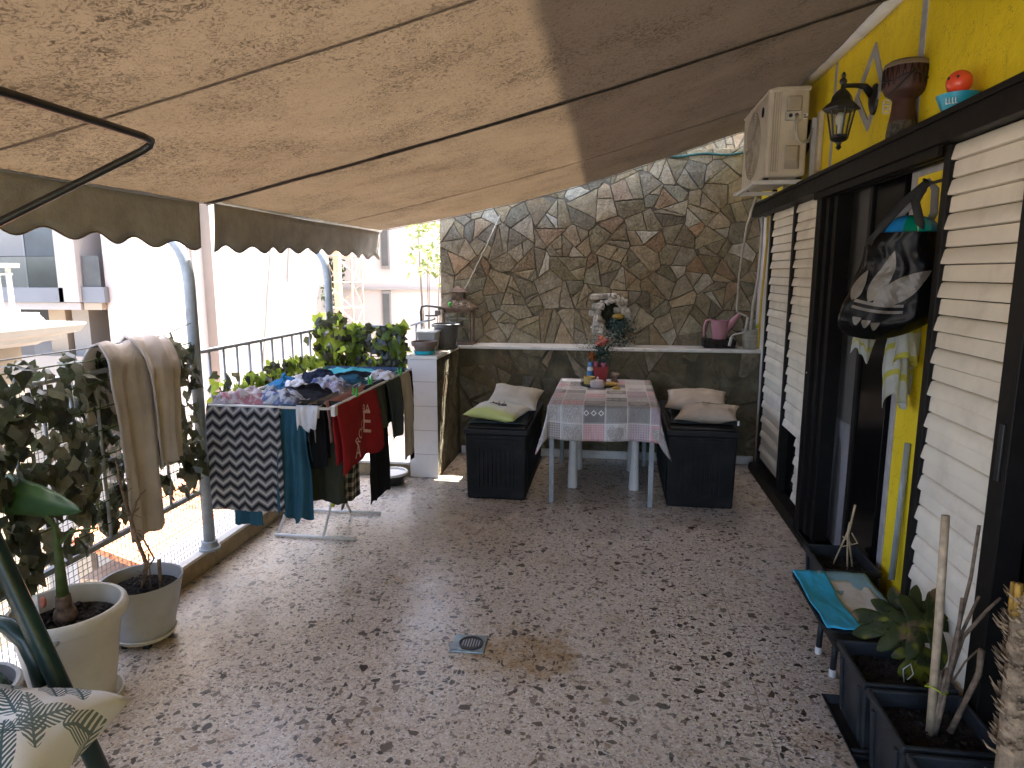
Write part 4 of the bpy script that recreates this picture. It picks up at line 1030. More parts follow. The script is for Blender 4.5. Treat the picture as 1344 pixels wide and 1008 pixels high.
hang('towel', 'navy towel folded over the far bar of the rack', 'towel', 'denim', (-1.80,RY1,RZ+.004), LX, (0,-1,0), .60, .30, .3, amp=.010, fr=1.7, ph=1.1)
# flat and crumpled things lying across the wires
def crumple(label, cat, name, mat, cx, cy, w, d, h, rot, seed, mat2=None):
    ca, sa = math.cos(rot), math.sin(rot)
    def fn(u, v):
        a, b = (u-.5)*w, (v-.5)*d
        e = (1-abs(2*u-1)**3)*(1-abs(2*v-1)**3)
        rx = .15*w*fbm((u*2.2, v*2.2, seed),1,3); ry = .15*d*fbm((u*2.2, v*2.2, seed+5),1,3)
        z = e*h*(.45+.9*abs(fbm((u*2.6, v*2.6, seed+9),1,4)))+ .05*h*fbm((u*9,v*9,seed),1,2) - .02*(1-e)
        a += rx; b += ry
        return (cx+a*ca-b*sa, cy+a*sa+b*ca, RZ+.012+z)
    o = wb(MB().grid(fn, 34, 34), name, M[mat], None, smooth=True, solid=.004); tag(o, label, cat, 'laundry lying across the rack wires'); return o
crumple('crumpled pink and white floral garment at the near end of the rack', 'garment', 'garment', 'floral', -2.0, 3.37, .26, .16, .075, .2, 1)
crumple('crumpled white printed garment just behind the chevron towel', 'garment', 'garment', 'floral2', -1.80, 3.42, .26, .18, .07, -.3, 2)
crumple('small grey blue garment at the outer near corner of the rack', 'garment', 'garment', 'lilac', -2.09, 3.31, .10, .10, .05, 0, 3)
crumple('bright blue top lying folded across the wires', 'garment', 'garment', 'blue', -1.98, 3.84, .24, .30, .06, .5, 4)
crumple('white vest lying on the blue top', 'garment', 'garment', 'white', -1.87, 3.74, .16, .22, .075, .5, 5)
crumple('crumpled black garment in the middle of the rack', 'garment', 'garment', 'blackcloth', -1.76, 3.63, .30, .26, .05, -.2, 6)
crumple('navy shorts lying on the wires behind the white vest', 'garment', 'garment', 'navy', -1.86, 4.10, .26, .18, .06, .1, 7)
crumple('navy and white garment beside the navy shorts', 'garment', 'garment', 'floral2', -1.74, 3.93, .24, .20, .06, .6, 8)
crumple('crumpled lilac white garment next to the black heap', 'garment', 'garment', 'lilac', -1.66, 3.78, .14, .2, .05, .3, 9)
crumple('aqua towel lying across the far wires', 'towel', 'towel', 'aqua', -1.78, 4.42, .50, .14, .035, 0, 10)
crumple('black strap of clothing behind the aqua towel', 'garment', 'garment', 'blackcloth', -1.68, 4.31, .40, .07, .03, .05, 11)
crumple('dark green garment beside the navy shorts', 'garment', 'garment', 'teal', -1.68, 4.13, .18, .12, .04, .5, 12)
crumple('white towel spread at the far end of the wires', 'towel', 'towel', 'white', -1.56, 4.36, .20, .20, .03, 0, 13)
hang('garment', 'grey garment over an inner wire next to the red shirt', 'garment', 'greyc', (RX1-.14,3.62,RZ), LY, (1,0,0), .62, .20, .2, amp=.008, ph=.4)
hang('garment', 'dusty pink garment over an inner wire next to the red shirt', 'garment', 'pinkcloth', (RX1-.075,3.66,RZ+.004), LY, (1,0,0), .60, .22, .2, amp=.008, ph=1.4)
for (x, y, lab) in ((RX1, 3.62, 'green peg on the red shirt'),(RX1, 4.44, 'green peg between the slate shirt and cream towel'),(-1.98, 4.40, 'green peg standing on the aqua towel'),(RX1-.07, 4.05, 'green peg on an inner wire of the rack')):
    p = thing('clothes_peg', lab, 'peg', (x, y, RZ-.006), 0, 'green clothes pegs on the rack')
    for s in (-1, 1):
        MB().prism([(s*.003,0),(s*.012,0),(s*.016,.045),(s*.010,.06),(s*.004,.03)], 'y', -.007, .007).build('jaw', M['green'], p, bevel=.001)
p = thing('clothes_peg', 'white peg at the near corner of the red shirt', 'peg', (RX1+.012, 3.285, RZ-.045), 0)
MB().prism([(-.01,0),(.012,0),(.014,.055),(-.012,.055)], 'y', -.02, .02).build('body', M['whitemetal'], p, bevel=.003)
# bowl on the floor behind the rack
t = thing('cat_bowl', 'round dark bowl with a white rim on the floor behind the rack', 'bowl', (-1.70, 4.93, 0))
MB().lathe([(.085,.001),(.12,.06),(.125,.085),(.112,.085),(.08,.02)], (0,0,0), 24).build('bowl', M['black'], t, smooth=35)
MB().lathe([(.126,.080),(.131,.090),(.126,.1),(.112,.1),(.110,.086)], (0,0,0), 24).build('rim', M['whitemetal'], t, smooth=35)

# ================================================================== TABLE GROUP
tb = thing('dining_table', 'grey legged table under the patchwork cloth', 'table', (-.075, 5.24, 0))
TX0, TX1, TY0, TY1 = -.43, .335, 4.64, 5.85
wb(W(TX0, TX1, TY0, TY1, .70, .728), 'tabletop', M['whitemetal'], tb, bevel=.004)
for x in (TX0+.005, TX1-.055):
    for y in (TY0+.02, TY1-.16): wb(W(x, x+.034, y, y+.034, .001, .699), 'leg', M['steel'], tb, bevel=.003)
t2 = thing('plastic_table', 'white plastic table with tapered legs pushed under the dining table', 'table', (-.04, 5.3, 0))
wb(W(-.36, .27, 5.0, 5.6, .655, .685), 'tabletop', M['whitemetal'], t2, bevel=.008)
for x, y in ((-.275,5.05),(.197,5.06),(-.26,5.54),(.19,5.56)):
    wb(MB().lathe([(.040,.001),(.041,.01),(.026,.45),(.024,.654)], (x,y,0), 16), 'leg', M['whitemetal'], t2, smooth=35)
def cloth_top(u, v):
    ov = .255; px = lerp(TX0-ov, TX1+ov, u); py = lerp(TY0-ov, TY1+.06, v)
    cx, cy = min(max(px, TX0), TX1), min(max(py, TY0), TY1)
    ex, ey = px-cx, py-cy; d = math.hypot(ex, ey)
    if d < 1e-6: return (px, py, .7325)
    dx, dy = ex/d, ey/d; cor = min(abs(ex), abs(ey))/ov
    drop = max(0, d-.004); out = .008 + .07*d + .24*cor*d
    fold = (.010*math.sin(px*21+1)*(1 if abs(dy) > .7 else 0) + .010*math.sin(py*13)*(1 if abs(dx) > .7 else 0))*min(1, d/.2)
    return (cx+dx*(out+fold), cy+dy*(out+fold), .7325-drop*.985+.006*math.sin(px*9)*min(1,d/.1))
mb = MB().grid(cloth_top, 70, 80)
mb.uv = {k: ((u*(TX1-TX0+.47)+.12)/.150+31, (v*(TY1-TY0+.295)+.03)/.150+9) for k, (u, v) in mb.uv.items()}
o = wb(mb, 'tablecloth', [M['patchwork'], M['clothback']], None, smooth=True)
sd_ = o.modifiers.new('Solid', 'SOLIDIFY'); sd_.thickness = .0016; sd_.offset = -1; sd_.material_offset = 1
tag(o, 'pink and grey patchwork oilcloth printed with hearts on the table', 'tablecloth')
TZ = .7335
o = wb(MB().obox((-.335, 5.72, TZ+.003), (.16, .10, .004), rotz(.03)), 'paper', M['paper'], None); tag(o, 'folded white paper on the back of the table', 'paper')
o = wb(MB().lathe([(.135,.0015),(.15,.014),(.145,.014),(.132,.006)], (-.10, 5.50, TZ), 32), 'tray', M['black'], None, smooth=35); tag(o, 'round black tray under the pots on the table', 'tray')
t = thing('candle_tin', 'yellow tin on the black tray beside the blue bottle', 'tin', (-.175, 5.53, TZ+.008))
MB().lathe([(.045,0),(.047,.06),(.043,.06),(.041,.045)], (0,0,0), 22).build('tin', M['candle'], t, smooth=35)
MB().lathe([(.041,.030),(.041,.044)], (0,0,0), 18).build('wax', M['pillow'], t, smooth=35)
t = thing('sugar_bowl', 'lilac lidded bowl in front of the red flower pot', 'bowl', (-.105, 5.38, TZ+.002))
MB().lathe([(.050,0),(.062,.02),(.062,.045),(.058,.048)], (0,0,0), 26).build('bowl', M['mug'], t, smooth=35)
MB().lathe([(.060,.049),(.052,.058),(.012,.066),(.008,.072),(.011,.082),(.004,.088)], (0,0,0), 22).build('lid', M['mug'], t, smooth=35)
o = wb(MB().lathe([(.052,0),(.055,.012),(.05,.02),(.03,.026)], (.0, 5.47, TZ+.008), 20), 'round_box', M['sponge'], None, smooth=40); tag(o, 'ochre round box on the right of the black tray', 'box')
o = wb(MB().obox((.045, 5.33, TZ+.010), (.055, .03, .018), rotz(.5)), 'sponge_piece', M['sponge'], None, bevel=.004); tag(o, 'small ochre block lying in front of the tray', 'block')
t = thing('spray_bottle', 'slim blue and white bottle beside the red flower pot', 'bottle', (-.172, 5.66, TZ))
MB().lathe([(.026,0),(.027,.01),(.027,.12),(.012,.14)], (0,0,0), 18).build('bottle', M['whitemetal'], t, smooth=35)
MB().lathe([(.0275,.03),(.0275,.10)], (0,0,0), 18).build('label', M['sprayblue'], t, smooth=35)
MB().lathe([(.019,.135),(.019,.165),(.016,.17)], (0,0,0), 16).build('cap', M['sprayblue'], t, smooth=35)
t = thing('flower_pot', 'red square pot with artificial flowers on the table', 'potted plant', (-.085, 5.68, TZ)); rnd = random.Random(8)
def sqpot(r0, r1, h): return MB().add([(s*r0, q*r0, 0) for s, q in ((-1,-1),(1,-1),(1,1),(-1,1))]+[(s*r1, q*r1, h) for s, q in ((-1,-1),(1,-1),(1,1),(-1,1))]+[(s*(r1-.006), q*(r1-.006), h-.02) for s, q in ((-1,-1),(1,-1),(1,1),(-1,1))], [(0,3,2,1),(8,9,10,11)]+[(i,(i+1)%4,4+(i+1)%4,4+i) for i in range(4)]+[(4+i,4+(i+1)%4,8+(i+1)%4,8+i) for i in range(4)])
sqpot(.045, .062, .135).build('pot', M['terracotta'], t, bevel=.003)
st = MB()
for i in range(16):
    a = rnd.uniform(0,2*PI); r = rnd.uniform(.05,.17); h = rnd.uniform(.19,.36)
    st.tube([(0,0,.11),(r*.5*math.cos(a), r*.3*math.sin(a), h*.7),(r*math.cos(a), r*.6*math.sin(a), h)], .002, 5)
st.build('stems', M['stem'], t, smooth=True)
def bloom(c, r, m, name, n=34, seed=1):
    rr = random.Random(seed); mb = MB()
    for _ in range(n):
        d = Vector((rr.gauss(0,1), rr.gauss(0,1), rr.gauss(.2,1))).normalized()
        vs, fs = leaf_tris(Vector(c)+d*r*.35, d+Vector((rr.gauss(0,.4),rr.gauss(0,.4),0)), (rr.gauss(0,1),rr.gauss(0,1),rr.gauss(0,1)), r*.85, rr); mb.add(vs, fs)
    mb.build(name, M[m], t, fixn=False)
bloom((-.075,-.03,.225), .05, 'flower2', 'orange_flower', 40, 1); bloom((.005,-.02,.345), .065, 'flower1', 'salmon_flower', 60, 2)
bloom((.02,-.05,.155), .035, 'flower3', 'pink_flower', 24, 3); bloom((-.045,-.03,.16), .035, 'flower3', 'pink_flower', 24, 4)
mb = MB()
for _ in range(120):
    c = (rnd.gauss(0,.035), rnd.gauss(0,.03), rnd.uniform(.16,.30)); vs, fs = leaf_tris(c, (rnd.gauss(0,1), rnd.gauss(-.4,1), rnd.gauss(.3,1)), (rnd.gauss(0,1), rnd.gauss(0,1), 1), .045, rnd, False); mb.add(vs, fs)
mb.build('leaves', M['spruce'], t, fixn=False); mb = MB()
for _ in range(260):
    a = rnd.uniform(0, PI*2); r = .08+.16*rnd.random(); c = (r*math.cos(a), r*.35*math.sin(a), .20+.18*rnd.random()-.1*(r-.08)); vs, fs = leaf_tris(c, (rnd.gauss(0,1), -1, rnd.gauss(0,1)), (rnd.gauss(0,1), 0, rnd.gauss(0,1)), .016, rnd, False); mb.add(vs, fs)
mb.build('dry_blossom', M['twig'], t, fixn=False)
t = thing('mushroom_ornament', 'small brown ornament beside the red flower pot', 'ornament', (.03, 5.70, TZ))
MB().lathe([(.028,0),(.024,.03),(.020,.045)], (0,0,0), 14).build('stalk', M['brownpot'], t, smooth=35)
MB().ball((0,0,.062), .042, sq=(1,1,.55), jit=.05).build('cap', M['terracotta'] if False else M['brownpot'], t, smooth=True)

# ------------------------------------------------------------------ storage benches and cushions
def bench(label, x0, x1, y0, y1, h):
    b = thing('storage_bench', label, 'storage box', ((x0+x1)/2, y0, 0), 0, 'black storage boxes on both sides of the table')
    w = (x1-x0)/2; L = y1-y0
    mb = MB(); q = [(-w+.015,.012),(w-.015,.012),(w-.015,L-.01),(-w+.015,L-.01)]; p = [(-w+.004,.0),(w-.004,.0),(w-.004,L),(-w+.004,L)]
    mb.add([(a,c,.002) for a,c in q]+[(a,c,h-.055) for a,c in p], [(0,3,2,1),(4,5,6,7)]+[(i,(i+1)%4,4+(i+1)%4,4+i) for i in range(4)])
    mb.build('body', M['blackplastic'], b, bevel=.012)
    f = MB()
    for i in range(9):
        x = -w*.55+i*w*1.1/8; f.box(x-.007, x+.007, -.003, .012, .10, h-.16)
    f.build('front_ribs', M['blackplastic'], b, bevel=.002)
    for sx in (-1, 1):
        s = MB()
        for i in range(13):
            y = .12+i*(L-.24)/12; s.box(sx*(w-.006)-.005, sx*(w-.006)+.005, y-.008, y+.008, .10, h-.16)
        s.build('side_ribs', M['blackplastic'], b, bevel=.002)
    MB().box(-w*.72, w*.72, -.004, .01, h-.115, h-.085).build('grip_bar', M['blackplastic'], b, bevel=.004)
    l = MB().box(-w-.006, w+.006, -.012, L+.005, h-.052, h-.012).box(-w+.02, w-.02, .01, L-.02, h-.0125, h+.004); l.build('lid', M['lidplastic'], b, bevel=.008)
    return b
bench('black resin storage box left of the table, with a lime tipped cushion on it', -1.045, -.585, 4.655, 5.76, .545)
bench('black resin storage box right of the table, with taupe cushions on it', .40, .885, 4.69, 5.79, .575)
def pillow(label, mat, c, w, d, h, rz, tilt, seed, name='cushion', group='cushions lying on the storage boxes'):
    rot = Matrix.Rotation(rz, 3, 'Z') @ Matrix.Rotation(tilt[0], 3, 'X') @ Matrix.Rotation(tilt[1], 3, 'Y')
    mb = MB()
    def mk(sg):
        def fn(u, v):
            a, b = 2*u-1, 2*v-1
            x = a*w/2*(1-.09*(1-b*b)*abs(a)); y = b*d/2*(1-.09*(1-a*a)*abs(b))
            e = max(0, (1-abs(a)**2.6)*(1-abs(b)**2.6))**.55
            z = sg*h/2*e*(1+.18*fbm((a*1.3,b*1.3,seed),1,2)) + .10*h*fbm((a*2.2,b*2.2,seed+4),1,3)*e + .10*h*fbm((a*.8,b*.8,seed+7),1,1)
            return Vector(c)+rot @ Vector((x,y,z))
        return fn
    mb.grid(mk(1), 26, 26); n = len(mb.v); mb.grid(mk(-1), 26, 26)
    o = wb(mb, name, M[mat], None, smooth=True); bmx = bmesh.new(); bmx.from_mesh(o.data); bmesh.ops.remove_doubles(bmx, verts=bmx.verts, dist=.0005); bmesh.ops.recalc_face_normals(bmx, faces=bmx.faces); bmx.to_mesh(o.data); bmx.free()
    tag(o, label, 'cushion', group); return o
pillow('dark grey seat pad under the lime tipped cushion', 'slate', (-.82,5.02,.560), .45, .60, .045, .02, (0,0), 1)
pc = pillow('off white cushion dipped in lime with black lettering, left storage box', 'limepillow', (-.83,4.86,.628), .42, .36, .10, -.28, (.10,.03), 2)
pillow('plain cream cushion leaning behind the lime tipped one', 'pillow', (-.735,5.11,.69), .40, .34, .12, -.1, (.32,.10), 3)
pillow('dark grey seat pad under the taupe cushions', 'slate', (.66,5.10,.592), .47, .60, .045, 0, (0,0), 4)
pillow('taupe cushion with a black brush stroke at the front of the right storage box', 'pillow2', (.70,4.93,.648), .43, .36, .10, -.22, (.10,-.06), 5)
pillow('plain taupe cushion behind the brush stroke one', 'pillow2', (.645,5.16,.70), .45, .36, .11, -.12, (.22,0), 6)
# brush lettering on two cushions
def brush(root, strokes, z, m='black'):
    l = root_loc(root)
    rot = lambda x, y: (x, y)
    mb = MB()
    for s in strokes:
        pts = []
        for (x, y) in s:
            hit = None
            ok, loc, nrm, _ = root.ray_cast(Vector((x-l.x, y-l.y, 1)), Vector((0,0,-1)))
            if ok: pts.append(loc+nrm*.001)
        if len(pts) > 1: mb.tube(pts, .0035, 5)
    mb.build('lettering', M[m], root, smooth=True)
bpy.context.view_layer.update()
def wave(x0, y0, x1, y1, n, amp, fr): return [(lerp(x0,x1,i/n)+amp*.5*math.cos(i*fr), lerp(y0,y1,i/n)+amp*math.sin(i*fr)) for i in range(n+1)]
brush(pc, [wave(-.88,4.90,-.77,4.88,22,.022,1.3), wave(-.90,4.87,-.76,4.84,8,.006,.9), wave(-.84,4.96,-.82,4.83,8,.006,1), wave(-.80,4.95,-.78,4.86,6,.006,1)], 0)
pb = [o for o in col.objects if o.get('label','').startswith('taupe cushion')][0]
brush(pb, [wave(.60,5.02,.83,4.99,20,.007,1.1), wave(.66,5.03,.80,5.005,14,.010,1.7), wave(.70,5.0,.85,5.015,14,.005,1.2)], 0)
MBt = MB(); MBt.box(.880,.893,4.742,4.746,.598,.632)
o = wb(MBt, 'care_label', M['paper'], pb)

# ------------------------------------------------------------------ things along the ledge
t = thing('lantern_house', 'old wooden lantern house standing in the corner of the ledge', 'lantern', (-1.40, 6.06, 1.001))
w = .13
MB().box(-w-.02, w+.02, -.11, .11, 0, .018).build('base', M['wood'], t, bevel=.002)
f = MB()
for x in (-w, w-.018):
    for y in (-.095, .077): f.box(x, x+.018, y, y+.018, .0185, .315)
f.box(-w+.005,w-.005,-.0948,-.08,.29,.312); f.box(-w+.005,w-.005,.08,.0945,.29,.312); f.box(-w+.002,-w+.015,-.09,.09,.292,.311); f.box(w-.015,w-.002,-.09,.09,.292,.311)
MB().box(-.006, .006, -.094, -.086, .0185, .289).box(-w+.0185, w-.0185, -.0965, -.088, .155, .166).build('glazing_bars', M['wood'], t)
f.build('frame', M['wood'], t, bevel=.0015)
MB().box(-w+.005, w-.005, -.085, -.083, .02, .31).build('glass', M['glass'], t)
MB().add([(-w-.03,-.125,.316),(w+.03,-.125,.316),(w+.03,.12,.316),(-w-.03,.12,.316),(-w-.03,-.125,.336),(w+.03,-.125,.336),(w+.03,.12,.336),(-w-.03,.12,.336),(-.065,-.055,.41),(.065,-.055,.41),(.065,.055,.41),(-.065,.055,.41)], [(0,3,2,1),(0,1,5,4),(1,2,6,5),(2,3,7,6),(3,0,4,7),(4,5,9,8),(5,6,10,9),(6,7,11,10),(7,4,8,11),(8,9,10,11)]).build('roof', M['wood'], t, bevel=.002)
c = MB().box(-.055,.055,-.048,.048,.411,.475); c.add([(-.08,-.07,.476),(.08,-.07,.476),(.08,.07,.476),(-.08,.07,.476),(0,0,.535)], [(0,3,2,1),(0,1,4),(1,2,4),(2,3,4),(3,0,4)]); c.tube([(0,0,.52),(0,0,.56)], .006, 6); c.build('turret', M['wood'], t)
o = wb(MB().ball((-1.455,5.955,1.372), .018, 9, 6, jit=.15).tube([(-1.455,5.955,1.335),(-1.455,5.955,1.36)], .012, 6), 'green_figurine', M['green'], None, smooth=True); tag(o, 'tiny bright green figurine on the roof of the lantern house', 'figurine')
rnd = random.Random(3); mb = MB()
for i in range(40):
    c = (-1.34+rnd.gauss(0,.045), 5.955+rnd.gauss(0,.02), 1.355+abs(rnd.gauss(0,.018))); vs, fs = leaf_tris(c, (rnd.gauss(0,1),-.6,rnd.gauss(.4,1)), (rnd.gauss(0,1),rnd.gauss(0,1),.6), .028, rnd, False); mb.add(vs, fs)
o = wb(mb, 'dried_sprig', M['twig'], None, fixn=False); tag(o, 'dried sprig lying on the roof of the lantern house', 'sprig')
def pot_lathe(r0, r1, h, rim=.014, rimh=.03, th=.008):
    return [(r0,.001),(r0+.004,.004),(lerp(r0,r1,(h-rimh)/h), h-rimh),(r1+rim, h-rimh+.003),(r1+rim+.002,h-.004),(r1+rim-.003,h),(r1-th+rim*.3,h),(r1-th-.002,h-.035)]
t = thing('flower_pot', 'dark grey pot standing in a saucer behind the taupe bowl', 'pot', (-1.42, 5.66, 1.001))
MB().lathe(pot_lathe(.075,.112,.205), (0,0,.012), 28).build('pot', M['darkpot'], t, smooth=35)
MB().lathe([(.09,0),(.105,.028),(.098,.028),(.088,.010)], (0,0,0), 26).build('saucer', M['darkpot'], t, smooth=35)
MB().lathe([(.001,.185),(.09,.180)], (0,0,.012), 20, close=False).build('soil', M['soil'], t)
t = thing('window_box', 'pale grey trough with a white rim behind the taupe bowl', 'pot', (-1.535, 5.50, 1.001))
MB().add([(-.05,-.09,0),(.06,-.09,0),(.06,.09,0),(-.05,.09,0),(-.07,-.11,.155),(.085,-.11,.155),(.085,.11,.155),(-.07,.11,.155)], [(0,3,2,1),(0,1,5,4),(1,2,6,5),(2,3,7,6),(3,0,4,7),(4,5,6,7)]).build('trough', M['greypot'], t, bevel=.004)
MB().box(-.08,.098,-.122,.122,.156,.168).build('rim', M['whitemetal'], t, bevel=.003)
t = thing('folding_rack', 'folded metal rack with a black handle behind the trough', 'rack', (-1.60, 5.9, 1.001))
MB().tube([(-.10,0,0),(-.115,0,.30),(-.105,0,.345),(-.06,0,.355),(.08,-.05,.345),(.11,-.05,.335),(.12,-.05,.30)], .010, 8).build('handle', M['black'], t, smooth=True)
MB().box(-.07,.04,-.02,.02,.26,.275).box(.02,.06,-.02,.03,.27,.315).build('clamp', M['darkpot'], t, bevel=.003)
MB().tube([(-.12,-.3,.20),(.1,-.3,.262)], .010, 8).tube([(-.07,-.3,.0),(-.07,-.3,.21)], .009, 8).tube([(-.02,-.3,.0),(-.02,-.3,.225)], .006, 8).build('stay', M['steel'], t, smooth=True)
t = thing('bowl_pot', 'taupe bowl pot on a turquoise saucer on the tiled pier', 'pot', (-1.497, 5.235, 1.001))
MB().lathe([(.070,0),(.082,.006),(.088,.030),(.082,.03),(.072,.010)], (0,0,0), 28).build('saucer', M['turquoise'], t, smooth=35)
MB().lathe([(.068,.012),(.088,.065),(.103,.068),(.106,.098),(.103,.105),(.094,.105),(.086,.075)], (0,0,0), 28).build('pot', M['brownpot'], t, smooth=35)
MB().lathe([(.001,.088),(.090,.084)], (0,0,0), 20, close=False).build('soil', M['soil'], t)
# rock fountain
t = thing('rock_fountain', 'carved grotto ornament with little plants on the white ledge', 'fountain', (-.02, 6.08, 1.001)); rnd = random.Random(14)
back = MB()
for i, (x, z, ww, hh) in enumerate(((-.05,.44,.26,.05),(.10,.39,.11,.05),(-.12,.35,.09,.06),(-.15,.29,.08,.055),(-.10,.20,.1,.07),(.08,.32,.10,.05),(-.02,.05,.26,.07),(-.04,.12,.24,.06))):
    back.obox((x, .06, z), (ww, .09, hh), Matrix.Rotation(rnd.uniform(-.06,.06),3,'Y'))
back.build('slabs', M['rock'], t, bevel=.008)
gb = MB().obox((.03,.075,.25), (.22,.05,.36)); gb.build('niche', M['rockdark'], t, bevel=.02)
rk_ = MB()
for i in range(46):
    a = rnd.uniform(.2, PI*1.12); r = .135+rnd.gauss(0,.015)
    rk_.ball((.02+r*math.cos(a)*.95, .005+rnd.gauss(0,.02), .25+r*1.25*math.sin(a)), rnd.uniform(.016,.036), 8, 6, sq=(1,.9,rnd.uniform(.6,1.3)), jit=.25, seed=i)
for i in range(16): rk_.ball((-.10+rnd.gauss(0,.025), -.01, .12+rnd.uniform(0,.12)), rnd.uniform(.018,.032), 8, 6, jit=.25, seed=90+i)
rk_.build('carving', M['rock'], t, smooth=50)
MB().ball((.075,-.01,.265), .05, 12, 7, sq=(1.1,.7,.55), jit=.08).build('stone_basin', M['sponge'], t, smooth=True)
mb = MB()
for i in range(330):
    c = (.08+rnd.gauss(0,.055), -.03+rnd.gauss(0,.03), rnd.uniform(.02,.24)); vs, fs = leaf_tris(c, (rnd.gauss(0,1),-1,rnd.gauss(.3,.8)), (rnd.gauss(0,1),rnd.gauss(0,.5),rnd.gauss(0,1)), .032, rnd, False); mb.add(vs, fs)
tag(mb.build('ferns', M['spruce'], t, fixn=False), kind='stuff'); mb = MB()
for i in range(240):
    c = (rnd.gauss(-.05,.13), -.07+rnd.gauss(0,.025), .02+abs(rnd.gauss(0,.06))); vs, fs = leaf_tris(c, (rnd.gauss(0,1),-1,rnd.gauss(.3,.8)), (rnd.gauss(0,1),0,rnd.gauss(0,1)), .024, rnd, False); mb.add(vs, fs)
tag(mb.build('dry_stalks', M['twig'], t, fixn=False), kind='stuff')
# watering can on a black seed tray
o = wb(MB().add([(.80,6.0,1.001),(1.06,6.0,1.001),(1.06,6.16,1.001),(.80,6.16,1.001),(.79,5.99,1.075),(1.07,5.99,1.075),(1.07,6.17,1.075),(.79,6.17,1.075)], [(0,3,2,1),(0,1,5,4),(1,2,6,5),(2,3,7,6),(3,0,4,7),(4,5,6,7)]), 'seed_tray', M['soil'], None, bevel=.008); tag(o, 'black seed tray under the pink watering can', 'tray')
t = thing('watering_can', 'pink watering can on a black tray at the end of the ledge', 'watering can', (.93, 6.07, 1.078))
MB().lathe([(.058,0),(.060,.004),(.075,.155),(.076,.162),(.070,.162),(.056,.02)], (0,0,0), 26).build('body', M['pink'], t, smooth=35)
MB().tube([(.04,0,.06),(.09,0,.13),(.15,0,.205),(.175,0,.225)], [.034,.030,.018,.016], 12).build('spout', M['pink'], t, smooth=True)
MB().tube([(-.058,0,.155),(-.085,0,.168),(-.115,0,.155),(-.128,0,.11),(-.13,0,.02)], .011, 8, flat=1.3).build('handle', M['pink'], t, smooth=True)
t = thing('zinc_bucket', 'zinc bucket with two lines of faded lettering at the end of the ledge', 'bucket', (1.195, 6.04, 1.001))
MB().lathe([(.062,.0),(.064,.004),(.080,.155),(.085,.158),(.085,.166),(.077,.166),(.060,.02)], (0,0,0), 28).build('bucket', M['zinc'], t, smooth=35)
MB().lathe([(.001,.14),(.075,.135)], (0,0,0), 20, close=False).build('soil', M['soil'], t)
for k, (body, z) in enumerate((('FLOWERS', .112),('GARDEN', .084))):
    vs, fs = text_mesh(body, .028); out = []
    for p in vs:
        a = -PI/2 - .18 + p.x/.073*.9; r = .0655+.0165*((z+p.y)/.16)+.0012; out.append((r*math.cos(a), r*math.sin(a), z+p.y))
    MB().add(out, fs).build('lettering', M['whitehose'], t, fixn=False)
rnd = random.Random(6); mb = MB()
for i in range(9):
    vs, fs = leaf_tris((.04+rnd.gauss(0,.012), -.03, .165+rnd.uniform(0,.03)), (rnd.gauss(0,.5),-1,.2), (.8,0,.8), .06, rnd, False); mb.add(vs, fs)
mb.build('leaves', M['limegreen'], t, fixn=False)

# ------------------------------------------------------------------ air conditioner
ac = thing('air_conditioner', 'dusty cream outdoor air conditioning unit on brackets above the shutters', 'air conditioner', (1.05, 4.95, 2.22))
ax0, ax1, ay0, ay1, az0, az1 = .925, 1.165, 4.55, 5.36, 2.245, 2.77
wb(W(ax0, ax1, ay0, ay1, az0, az1), 'casing', M['acbody'], ac, bevel=.018)
mb = MB()
for i in range(3): mb.box(ax0+.028+i*.014, ax0+.034+i*.014, ay0-.004, ay0+.004, az0+.03, az1-.03)
mb.box(ax0+.07, ax0+.074, ay0-.002, ay0+.003, az0+.02, az1-.02)
wb(mb, 'pressed_ribs', M['acdark2'], ac, bevel=.002)
wb(W(ax0-.004, ax1+.004, ay0-.006, ay1+.004, az1-.022, az1+.006), 'top_cover', M['acbody'], ac, bevel=.006)
mb = MB().add([(1.035,4.535,2.30),(1.115,4.535,2.30),(1.105,4.51,2.335),(1.045,4.51,2.335),(1.035,4.552,2.285),(1.125,4.552,2.285),(1.125,4.552,2.43),(1.035,4.552,2.43),(1.045,4.51,2.42),(1.105,4.51,2.42)], [(4,5,2,3),(3,2,9,8),(8,9,6,7),(4,3,8,7),(5,6,9,2)])
wb(mb, 'valve_cover', M['acdark2'], ac, bevel=.006)
wb(W(1.03, 1.115, 4.52, 4.551, 2.63, 2.715), 'terminal_cover', M['acdark2'], ac, bevel=.008)
cb = wb(W(1.025, 1.12, 4.528, 4.551, 2.575, 2.628), 'cable_block', M['whitehose'], ac, bevel=.004)
wb(MB().tube([(1.052,4.526,2.602),(1.052,4.531,2.602)], .012, 12).tube([(1.088,4.526,2.602),(1.088,4.531,2.602)], .012, 12), 'cable_hole', M['black'], cb)
for dx, dz in ((0,0),(.012,-.01)):
    wb(MB().tube([(1.085+dx*.4,4.525,2.60),(1.075+dx,4.50,2.57),(1.072+dx,4.50,2.51+dz),(1.09+dx,4.505,2.46+dz),(1.13,4.52,2.445+dz),(1.175,4.56,2.46+dz),(1.20,4.60,2.52+dz),(1.215,4.62,2.60)], .006, 7), 'cable', M['whitehose'], ac, smooth=True)
wb(W(1.132,1.158,4.5465,4.5495,2.585,2.615), 'rating_sticker', M['paper'], ac)
wb(MB().box(1.134,1.145,4.5445,4.546,2.602,2.610).box(1.134,1.156,4.5445,4.546,2.589,2.596), 'sticker_print', M['black'], ac)
gr = MB()
for i in range(9): gr.tube([(ax0-.006, 4.98+.24*k*math.cos(a), 2.5+.22*k*math.sin(a)) for k in [.25+.09*i] for a in [2*PI*j/28 for j in range(29)]], .0035, 5)
